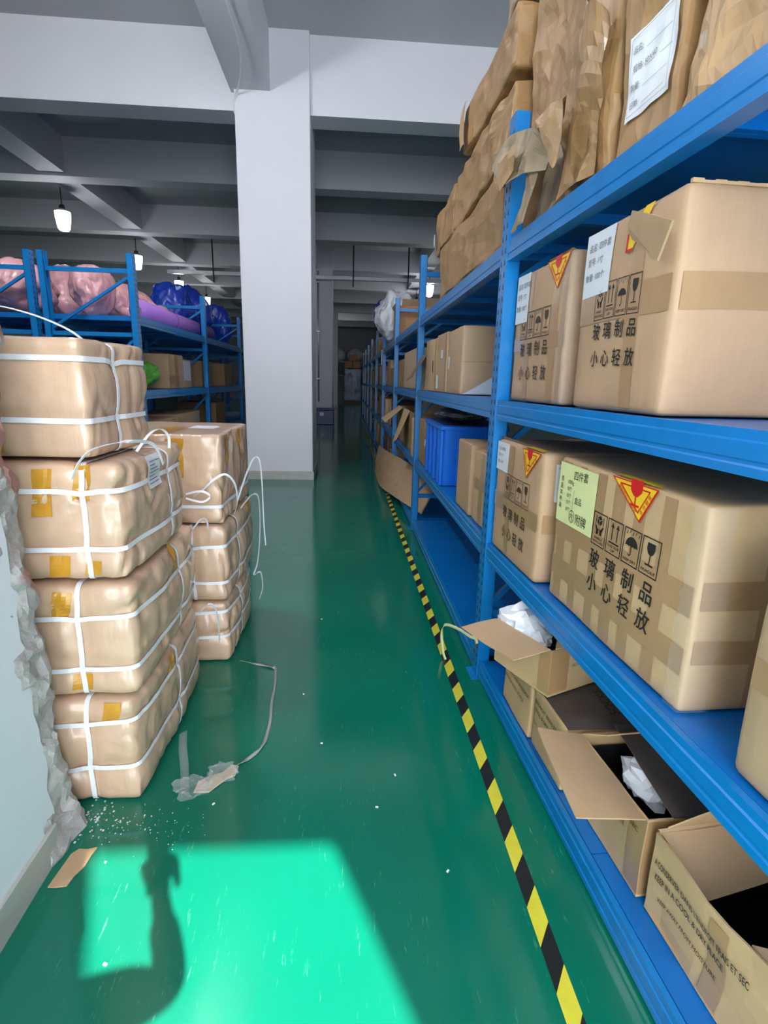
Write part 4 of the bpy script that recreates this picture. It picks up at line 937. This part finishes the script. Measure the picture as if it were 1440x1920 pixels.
# flattened carton leaning on the bottom shelf
t = empty('flattened_carton', f2_.at(yc(7.3), -.02, .10), f2_.rz, 'flattened brown carton sheet bent over the edge of the bottom shelf', 'cardboard')
P = [[(-1.9, -.10, .33), (-.8, -.02, .36), (.3, .15, .36), (1.7, .3, .30)], [(-1.75, -.16, .10), (-.6, -.12, .12), (.5, -.03, .15), (1.75, .22, .16)], [(-1.6, -.18, -.08), (-.5, -.18, -.08), (.5, -.12, .0), (1.8, .14, .03)]]
V = []; F = []
for s_ in (0, 1):
    for r_ in P:
        for p in catmull(r_, 5): V.append(Vector(p) + Vector((0, -.006 * s_, .003 * s_)))
w_ = len(catmull(P[0], 5)); q = 3 * w_
for j in range(2):
    for i in range(w_ - 1): a = j * w_ + i; F.append([a, a + 1, a + w_ + 1, a + w_]); F.append([a + q, a + q + w_, a + q + w_ + 1, a + q + 1])
MB().add(V, F).build('sheet', CARD, t)

# ------------------------------------------------------------------ far bays: one carton after the other in the dark
rn = random.Random(77)
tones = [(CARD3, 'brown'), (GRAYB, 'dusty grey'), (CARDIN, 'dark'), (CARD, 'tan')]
places = ['fourth', 'fifth', 'sixth', 'seventh', 'eighth', 'ninth']
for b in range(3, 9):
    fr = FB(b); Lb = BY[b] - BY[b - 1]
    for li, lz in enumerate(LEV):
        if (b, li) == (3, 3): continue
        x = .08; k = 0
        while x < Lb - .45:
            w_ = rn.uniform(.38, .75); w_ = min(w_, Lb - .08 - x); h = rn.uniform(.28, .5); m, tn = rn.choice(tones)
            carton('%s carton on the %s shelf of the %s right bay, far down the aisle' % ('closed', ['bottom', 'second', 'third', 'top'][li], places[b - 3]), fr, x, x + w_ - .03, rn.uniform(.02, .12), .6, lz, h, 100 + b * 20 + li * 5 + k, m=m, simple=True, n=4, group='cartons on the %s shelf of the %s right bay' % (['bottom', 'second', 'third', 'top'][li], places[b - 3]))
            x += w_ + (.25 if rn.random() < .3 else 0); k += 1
o = crumple('plastic_sack', .34, WBAG, 4, (1.0, .95, 1.2), 5, .3, soft=True); put(o, FB(3), 1.25, .12, LEV[3], 'white plastic sack bulging over the aisle beside a farther blue post', 'bag')
o = crumple('plastic_sack', .16, BLUEBAG, 6, (.8, .8, 1.5), 4, .3); put(o, FB(4), 1.3, .02, LEV[3] + .52, 'small red and blue bag on the top shelf far down the aisle', 'bag')
o.location.z = LEV[3] + .75
bag(.88, 5.0, LEV[3], .10, (1, 1, 1.2), 51, WBAG, 'small white plastic bag on the top shelf left of the kraft pile') if False else None
MB_ = MB().box(-.06, .06, -.012, .0, -.14, .14).build('shelf_tag', LABELW); MB_.location = FB(3).at(.02, -.014, 1.95); MB_.rotation_euler = (0, 0, -math.pi / 2); tag(MB_, 'white tag fixed to a blue post far down the aisle', 'tag')
# crate by the second column and the goods closing the aisle
t = empty('plastic_crate', (-.80, 19.1, 0), 0, 'dark blue crate on the floor in front of the farther column', 'crate')
m = MB(); m.box(-.36, .36, -.25, .25, 0, .5); m.build('crate_shell', mat('navy_plastic', (.012, .03, .22), .3, .3, 12, .8, 14), t, bevel=.02)
MB().box(-.38, .38, -.27, .27, .5, .56).build('lid', mat('navy_plastic', (.012, .03, .22)), t, bevel=.015); MB().box(-.12, .02, -.272, -.251, .3, .42).build('label', LABELW, t)
t = empty('wrapped_pallet', (.42, 37.5, 0), 0, 'tall blue-grey film wrapped stack closing the end of the aisle', 'pallet stack')
MB().box(-.6, .6, -.5, .5, 0, .14).build('pallet', CARDIN, t)
f = Form(1.15, 1.0, 2.15, .06, dent(.05, 3, 4), 20); o = f.body('wrapped_goods', PALLET, t); o.location.z = .14
for i, (x, w_, z) in enumerate(((-.3, .5, 2.335), (.25, .5, 2.335), (.0, .55, 2.78))):
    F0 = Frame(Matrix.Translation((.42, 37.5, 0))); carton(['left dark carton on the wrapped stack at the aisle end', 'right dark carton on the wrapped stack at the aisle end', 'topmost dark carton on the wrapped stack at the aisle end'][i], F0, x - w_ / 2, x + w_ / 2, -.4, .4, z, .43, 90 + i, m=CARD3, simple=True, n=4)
# back rack across the aisle end, bags on its top
rack('blue rack across the far end of the hall', (-1.6, 40.6, 0), 0, 5.2, near=True, levels=(.1, .9, 1.9, 2.9), dep=.9)
FE = Frame(Matrix.Translation((-1.6, 40.6, 0)))
for i, (x, z) in enumerate(((1.0, 2.9), (2.2, 2.9))):
    o = crumple('white_sack', .5, WBAG, 30 + i, (1.05, .7, .9), 4, .2, soft=True); put(o, FE, x, .5, z, ['left white sack on top of the rack at the far end', 'right white sack on top of the rack at the far end'][i], 'bag')
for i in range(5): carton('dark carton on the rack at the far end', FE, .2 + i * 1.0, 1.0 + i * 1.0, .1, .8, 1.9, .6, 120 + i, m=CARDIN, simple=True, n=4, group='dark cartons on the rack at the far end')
for i in range(3): carton('olive carton stacked at the far right end of the aisle', Frame(Matrix.Translation((1.15, 27.0, 0))), -.3, .35, -.3, .3, i * .78, .77, 130 + i, m=CARD4, simple=True, n=4, group='olive cartons stacked at the aisle end')

# ------------------------------------------------------------------ goods on the left racks
la = FLA(0); G = 'pink bundles on the left rack'
def bag(x, y, z, r, sq, seed, m, label, group=None, fr=None, amp=.22, cat='bag', name='plastic_bag', rot=0):
    o = crumple(name, r, m, seed, sq, 5, amp, soft=True); put(o, fr or Frame(Matrix.Identity(4)), x, y, z, label, cat, group, rot); return o
ZL = LLEV[3]
bag(-2.74, 6.38, ZL, .27, (.75, 1.0, .98), 1, PINK, 'tall pink plastic bundle right beside the double blue post on the left', G)
bag(-2.68, 6.98, ZL, .25, (.9, 1, .9), 2, PINK, 'glossy pink plastic bundle in the middle of the left rack top', G)
bag(-2.74, 7.62, ZL, .26, (1, 1.1, .9), 3, PINK, 'round pink plastic bundle right of the glossy one on the left rack', G)
bag(-2.66, 8.15, ZL, .2, (1, 1, .9), 4, PINK, 'small pink plastic bundle close to the tall blue post on the left', G)
bag(-3.53, 6.42, ZL, .36, (1, 1.2, .78), 5, PINK, 'big pink plastic bundle at the left edge of the photo', G)
bag(-3.5, 7.5, ZL, .36, (.8, 1.1, .95), 6, PINK, 'pink plastic bundle behind the big one at the left edge', G)
G = 'blue film bundles on the left rack'
bag(-2.75, 9.1, ZL, .40, (.8, .9, 1.05), 7, BLUEBAG, 'blue film wrapped bundle on the left rack, left of the hanging lamp', G)
bag(-2.75, 10.2, ZL, .44, (.8, .9, 1.05), 8, BLUEBAG, 'blue film wrapped bundle under the hanging lamp by the column', G)
bag(-2.75, 12.0, ZL, .42, (.8, .9, 1.05), 9, BLUEBAG, 'blue film wrapped bundle farthest along the left rack', G)
t = empty('foam_roll', (-2.285, 7.9, ZL), 0, 'long purple foam roll lying on the left rack along its front edge', 'roll')
m = MB(); m.tube([(0, -1.5, .112), (0, 1.5, .112)], .11, 28); m.build('roll', PURPLE, t, True)
e = MB(); e.tube([(0, -1.502, .112), (0, -1.504, .112)], .03, 14); e.build('roll_core', INKG, t)
mb = MB(); ribbon_mb(mb, [Vector((math.cos(R(a)) * .1115, -.45, .112 + math.sin(R(a)) * .1115)) for a in range(0, 360, 15)], .012, (0, 1, 0), .002, closed=True); mb.build('binding', INK, t)
zl = LLEV[2]
bag(-2.42, 6.55, zl, .20, (1, 1.5, .8), 10, GREENB, 'lime green plastic bundle on the left rack beside the tall blue post')
FW = Frame(Matrix.Identity(4))
def lc(label, x0, x1, y0, y1, z, h, seed, m=CARD, film=False, group='cartons on the left racks'):
    t, f = carton(label, la, y0 - LY[0], y1 - LY[0], -2.1 - x1, -2.1 - x0, z, h, seed, m=m, group=group)
    if film: corner_film(f, t, .25, .25, seed); 
    return t, f
t, f = lc('film-wrapped carton with brown tape in the middle shelf of the left rack', -2.9, -2.2, 7.0, 7.62, zl, .42, 81, CARD, True); Decal(f, 'front').grid(-.06, .06, .01, .41, TAPE, .002).build('tape', t); Decal(f, 'front').grid(-.3, .1, .05, .16, TAPE, .003).build('tape', t)
t, f = lc('white-topped film-wrapped carton right of the taped one on the left rack', -2.9, -2.25, 7.66, 8.15, zl, .38, 82, CARD2, True); Decal(f, 'front').grid(-.22, .22, .1, .36, WBAG, .004).build('plastic_cover', t)
lc('plain carton half hidden behind the film-wrapped pair on the left rack', -2.95, -2.3, 8.2, 8.5, zl, .3, 83, CARD3, False)
lc('wide dark carton in the shade at the back of the left rack', -2.98, -2.6, 6.0, 6.4, zl, .5, 84, CARD3)
z2 = LLEV[1]
t, f = lc('open-topped carton low on the left rack, just above the rear stack', -2.8, -2.18, 6.3, 7.05, z2, .32, 85, CARD)
t, f = lc('clear-wrapped carton low on the left rack, right of the open-topped one', -2.8, -2.2, 7.2, 8.3, z2, .34, 86, CARD2, True)
for i in range(3): lc('dark carton on the second left rack bay near the column', -2.9, -2.25, 8.75 + i * .8, 9.45 + i * .8, [zl, z2, zl][i], .4, 87 + i, CARD3, group='dark cartons on the second left bay')

# ------------------------------------------------------------------ floor: hazard tape, strap, litter
mb = MB(); w = .024; L_ = .115; y = .45; xa = .566
while y < 20:
    for c in (0, 1):
        y0 = y + c * L_; sk_ = .035
        mb.add([(xa - w, y0 - sk_, .0012), (xa + w, y0 + sk_, .0012), (xa + w, y0 + L_ + sk_, .0012), (xa - w, y0 + L_ - sk_, .0012)], [[0, 1, 2, 3]], c)
    y += 2 * L_
tag(mb.build('hazard_tape', [YEL, BLACKT]), 'yellow and black striped tape stuck along the green floor', 'floor tape')
mb = MB(); ribbon_mb(mb, catmull([(.56, 2.66, .004), (.552, 2.70, .03), (.548, 2.74, .10), (.553, 2.74, .165), (.575, 2.71, .19), (.62, 2.62, .205), (.655, 2.52, .215), (.673, 2.48, .222), (.676, 2.46, .205)], 6), .016, (.5, .2, 1), .0014)
tag(mb.build('strap_offcut', mat('yellow_strap', (.62, .64, .30), .45), smooth=True), 'pale yellow strap end curling up from the floor to the near blue post', 'strap')
def scrap(name, pts, m, label, cat, z=.004, th=.004, seed=1, lift=.006):
    n = len(pts); V = []
    for s_ in (0, 1):
        for i, p in enumerate(pts): V.append((p[0], p[1], .0006 + th * s_ + lift * max(0, noise.noise(Vector((p[0] * 30, p[1] * 30, seed))))))
    return tag(MB().add(V, [list(range(n))[::-1], list(range(n, 2 * n))] + [[i, (i + 1) % n, n + (i + 1) % n, n + i] for i in range(n)]).build(name, m), label, cat)
scrap('cardboard_scrap', [(-.884, 1.35), (-.86, 1.345), (-.83, 1.352), (-.822, 1.385), (-.808, 1.42), (-.805, 1.455), (-.80, 1.488), (-.825, 1.478), (-.855, 1.483), (-.872, 1.465), (-.876, 1.41)], CARD2, 'torn brown cardboard scrap on the floor by the skirting', 'cardboard')
t = empty('litter_strip', (-.5, 1.78, 0), 0, 'torn strip of tape and cardboard litter on the green floor in front of the bales', 'litter')
def fl(pts, m, name, th=.006, lift=.02, seed=3):
    n = len(pts); V = []
    for s_ in (0, 1):
        for p in pts: V.append((p[0] + .5, p[1] - 1.78, .001 + th * s_ + lift * abs(noise.noise(Vector((p[0] * 25, p[1] * 25, seed))))))
    MB().add(V, [list(range(n))[::-1], list(range(n, 2 * n))] + [[i, (i + 1) % n, n + (i + 1) % n, n + i] for i in range(n)]).build(name, m, t)
fl([(-.555, 1.715), (-.50, 1.715), (-.45, 1.775), (-.42, 1.795), (-.415, 1.845), (-.445, 1.855), (-.47, 1.815), (-.52, 1.79), (-.55, 1.765)], mat('kraft_scrap', (.55, .43, .31), .6), 'cardboard_piece')
mb = MB(); P_ = catmull([(-.665 + .5, .20, .07), (-.645 + .5, .12, .05), (-.62 + .5, .05, .025), (-.60 + .5, -.02, .015), (-.585 + .5, -.07, .01)], 5); ribbon_mb(mb, P_, .035, (1, .3, .5), .002); mb.build('film_strip', FILM, t, True)
o = crumple('film_wad', .045, FILM, 17, (1.2, .8, .5), 4, .7, t); o.location = (-.06, -.055, .02)
o = crumple('film_wad', .04, FILM, 18, (1.1, .8, .6), 4, .7, t); o.location = (.03, .015, .02)
mb = MB(); P_ = catmull([(.06, .06, .006), (.12, .12, .005), (.16, .20, .004), (.168, .33, .004), (.155, .50, .004), (.150, .65, .004), (.135, .80, .004), (.11, .82, .008), (.03, .86, .004), (-.07, .90, .003)], 6)
ribbon_mb(mb, P_, .014, [Vector((1, .3, .4 * math.sin(i * .7))) for i in range(len(P_))], .002); mb.build('tape_strip', mat('dull_tape', (.34, .36, .33), .4), t, True)
rn = random.Random(9); mb = MB()
for i in range(170):
    a = rn.random() ** 1.6; x = -.90 + a * .42 + rn.gauss(0, .02); y = 1.60 + rn.gauss(0, .05) - a * .06; s_ = rn.uniform(.0006, .0024) * (1.4 - a)
    if x < -.9: continue
    mb.box(x - s_, x + s_, y - s_ * rn.uniform(.6, 1.4), y + s_, 0, s_ * .9)
tag(mb.build('plaster_crumbs', mat('plaster_dust', (.62, .63, .62), .95)), 'white plaster crumbs scattered at the foot of the broken wall', 'debris', kind='stuff')
for i, (x, y) in enumerate(((-.095, 1.98), (-.47, 1.66), (-.20, 2.35), (.12, 1.62), (.33, 1.35), (.20, 1.78), (-.62, 1.12), (-.15, 3.2))):
    o = MB().box(-.005, .005, -.003, .003, 0, .003).build('paper_chip', WPAPER); o.location = (x, y, .0005); o.rotation_euler = (0, 0, i); tag(o, 'tiny white paper chip lying on the green floor', 'litter', 'paper chips on the floor')
# ------------------------------------------------------------------ the photographer, whose shadow falls into the sun patch
def skinned(name, pts, edges, radii, m, parent=None, sub=2, root=0):
    me = bpy.data.meshes.new(name); me.from_pydata([Vector(p) for p in pts], edges, []); o = link(name, me, m, parent)
    sk_ = o.modifiers.new('skin', 'SKIN'); sk_.use_smooth_shade = True
    for i, v in enumerate(me.skin_vertices[0].data if me.skin_vertices else []): pass
    if not me.skin_vertices:
        bm = bmesh.new(); bm.from_mesh(me); bm.verts.layers.skin.verify(); bm.to_mesh(me); bm.free()
    for i, v in enumerate(me.skin_vertices[0].data):
        r = radii[i]; v.radius = r if isinstance(r, tuple) else (r, r); v.use_root = (i == root)
    s_ = o.modifiers.new('subdivision', 'SUBSURF'); s_.levels = sub; s_.render_levels = sub
    return o
ph = empty('person', (-.26, -.42, 0), 0, 'person in a dark jacket standing in the doorway, holding up a phone', 'person')
inv = Vector((.26, .42, 0))
def L3(*ps): return [Vector(p) + inv for p in ps]
pel = (-.26, -.42, .92)
body_pts = L3(pel, (-.26, -.42, 1.10), (-.26, -.42, 1.28), (-.26, -.41, 1.40), (-.25, -.39, 1.46), (-.195, -.365, 1.53), (-.18, -.36, 1.60), (-.18, -.375, 1.665),
    (-.105, -.37, 1.375), (.045, -.13, 1.20), (.01, -.075, 1.37), (.002, -.065, 1.415),
    (-.43, -.42, 1.375), (-.485, -.43, 1.10), (-.47, -.37, .87), (-.47, -.36, .80),
    (-.17, -.42, .88), (-.17, -.40, .48), (-.17, -.43, .09), (-.165, -.33, .04), (-.35, -.42, .88), (-.36, -.40, .48), (-.36, -.43, .09), (-.37, -.33, .04))
ed = [(0, 1), (1, 2), (2, 3), (3, 4), (4, 5), (5, 6), (6, 7), (3, 8), (8, 9), (9, 10), (10, 11), (3, 12), (12, 13), (13, 14), (14, 15), (0, 16), (16, 17), (17, 18), (18, 19), (0, 20), (20, 21), (21, 22), (22, 23)]
rad = [(.15, .11), (.135, .10), (.15, .11), (.10, .08), .052, .075, (.082, .095), (.06, .07), .055, .04, .030, .026, .055, .04, .030, .026, .085, .055, .04, .035, .085, .055, .04, .035]
skinned('body', body_pts, ed, rad, SKIN, ph)
jk = L3(pel, (-.26, -.42, 1.10), (-.26, -.42, 1.28), (-.26, -.41, 1.39), (-.105, -.37, 1.375), (.045, -.13, 1.20), (.012, -.08, 1.345), (-.43, -.42, 1.375), (-.485, -.43, 1.10), (-.472, -.38, .90))
skinned('jacket', jk, [(0, 1), (1, 2), (2, 3), (3, 4), (4, 5), (5, 6), (3, 7), (7, 8), (8, 9)], [(.17, .13), (.155, .12), (.168, .128), (.12, .095), .07, .053, .042, .07, .053, .042], SHIRT, ph)
tr = L3(pel, (-.17, -.42, .88), (-.17, -.40, .48), (-.17, -.43, .10), (-.35, -.42, .88), (-.36, -.40, .48), (-.36, -.43, .10))
skinned('trousers', tr, [(0, 1), (1, 2), (2, 3), (0, 4), (4, 5), (5, 6)], [(.165, .125), .10, .072, .058, .10, .072, .058], JEANS, ph)
for x in (-.168, -.365):
    s_ = skinned('shoe', L3((x, -.45, .045), (x, -.36, .045), (x, -.27, .035)), [(0, 1), (1, 2)], [(.045, .045), (.05, .042), (.042, .032)], SHOE, ph)
def blob(name, c, r, m, parent, sq, fn=None):
    bm = bmesh.new(); bmesh.ops.create_icosphere(bm, subdivisions=4, radius=1)
    for v in bm.verts:
        d = v.co.copy(); v.co = Vector((d.x * sq[0], d.y * sq[1], d.z * sq[2])) * r + Vector(c) + inv
        if fn: v.co = fn(v.co, d)
    me = bpy.data.meshes.new(name); bm.to_mesh(me); bm.free(); return link(name, me, m, parent, True)
blob('hair', (-.18, -.395, 1.625), .108, HAIR, ph, (.92, 1.05, .95), lambda p, d: p + Vector((0, -.03, .02)) if d.y > .45 and d.z < .35 else p)
for x in (-.212, -.148): blob('eye', (x, -.272, 1.61), .011, WPAPER, ph, (1, .7, .7))
blob('nose', (-.18, -.262, 1.585), .016, SKIN, ph, (.8, 1.0, 1.4)); blob('mouth', (-.18, -.268, 1.545), .02, mat('lips', (.35, .10, .09), .5), ph, (1.1, .4, .3))
for x in (-.268, -.092): blob('ear', (x, -.365, 1.59), .03, SKIN, ph, (.35, .7, 1.0))
# right hand closed round the lower half of the phone: palm, four fingers and a thumb
palm = (.012, -.062, 1.395)
for i, (z, l) in enumerate(((1.455, .062), (1.437, .068), (1.418, .064), (1.40, .052))):
    skinned('finger', L3((.045, -.050, z - .012), (.052, -.030, z), (.040, -.012 - .003 * i, z + .004), (.040 - l * .6, -.006 - .004 * i, z + .003)), [(0, 1), (1, 2), (2, 3)], [.010, .0095, .0085, .0075], SKIN, ph)
skinned('thumb', L3((-.005, -.068, 1.40), (-.036, -.056, 1.425), (-.047, -.046, 1.455), (-.043, -.045, 1.478)), [(0, 1), (1, 2), (2, 3)], [.013, .012, .011, .009], SKIN, ph)
skinned('palm', L3((.002, -.066, 1.40), (.012, -.060, 1.43), (.030, -.052, 1.445)), [(0, 1), (1, 2)], [(.026, .016), (.034, .015), (.026, .012)], SKIN, ph)
for o in list(bpy.data.objects):
    if o.name.startswith('eye'): pass
t = empty('smartphone', (0, 0, 1.5), 0, 'dark phone held upright at the end of the right arm', 'phone')
t.matrix_world = cam.matrix_world.copy()
MB().box(-.037, .037, -.135, .018, .030, .0385).build('phone_body', DARKP, t, bevel=.004)
MB().box(-.034, .034, -.131, .014, .0386, .0392).build('screen', mat('phone_screen', (.02, .02, .025), .1), t)
MB().tube([(0, 0, .030), (0, 0, .0285)], .008, 16).build('lens', BLACKM, t)
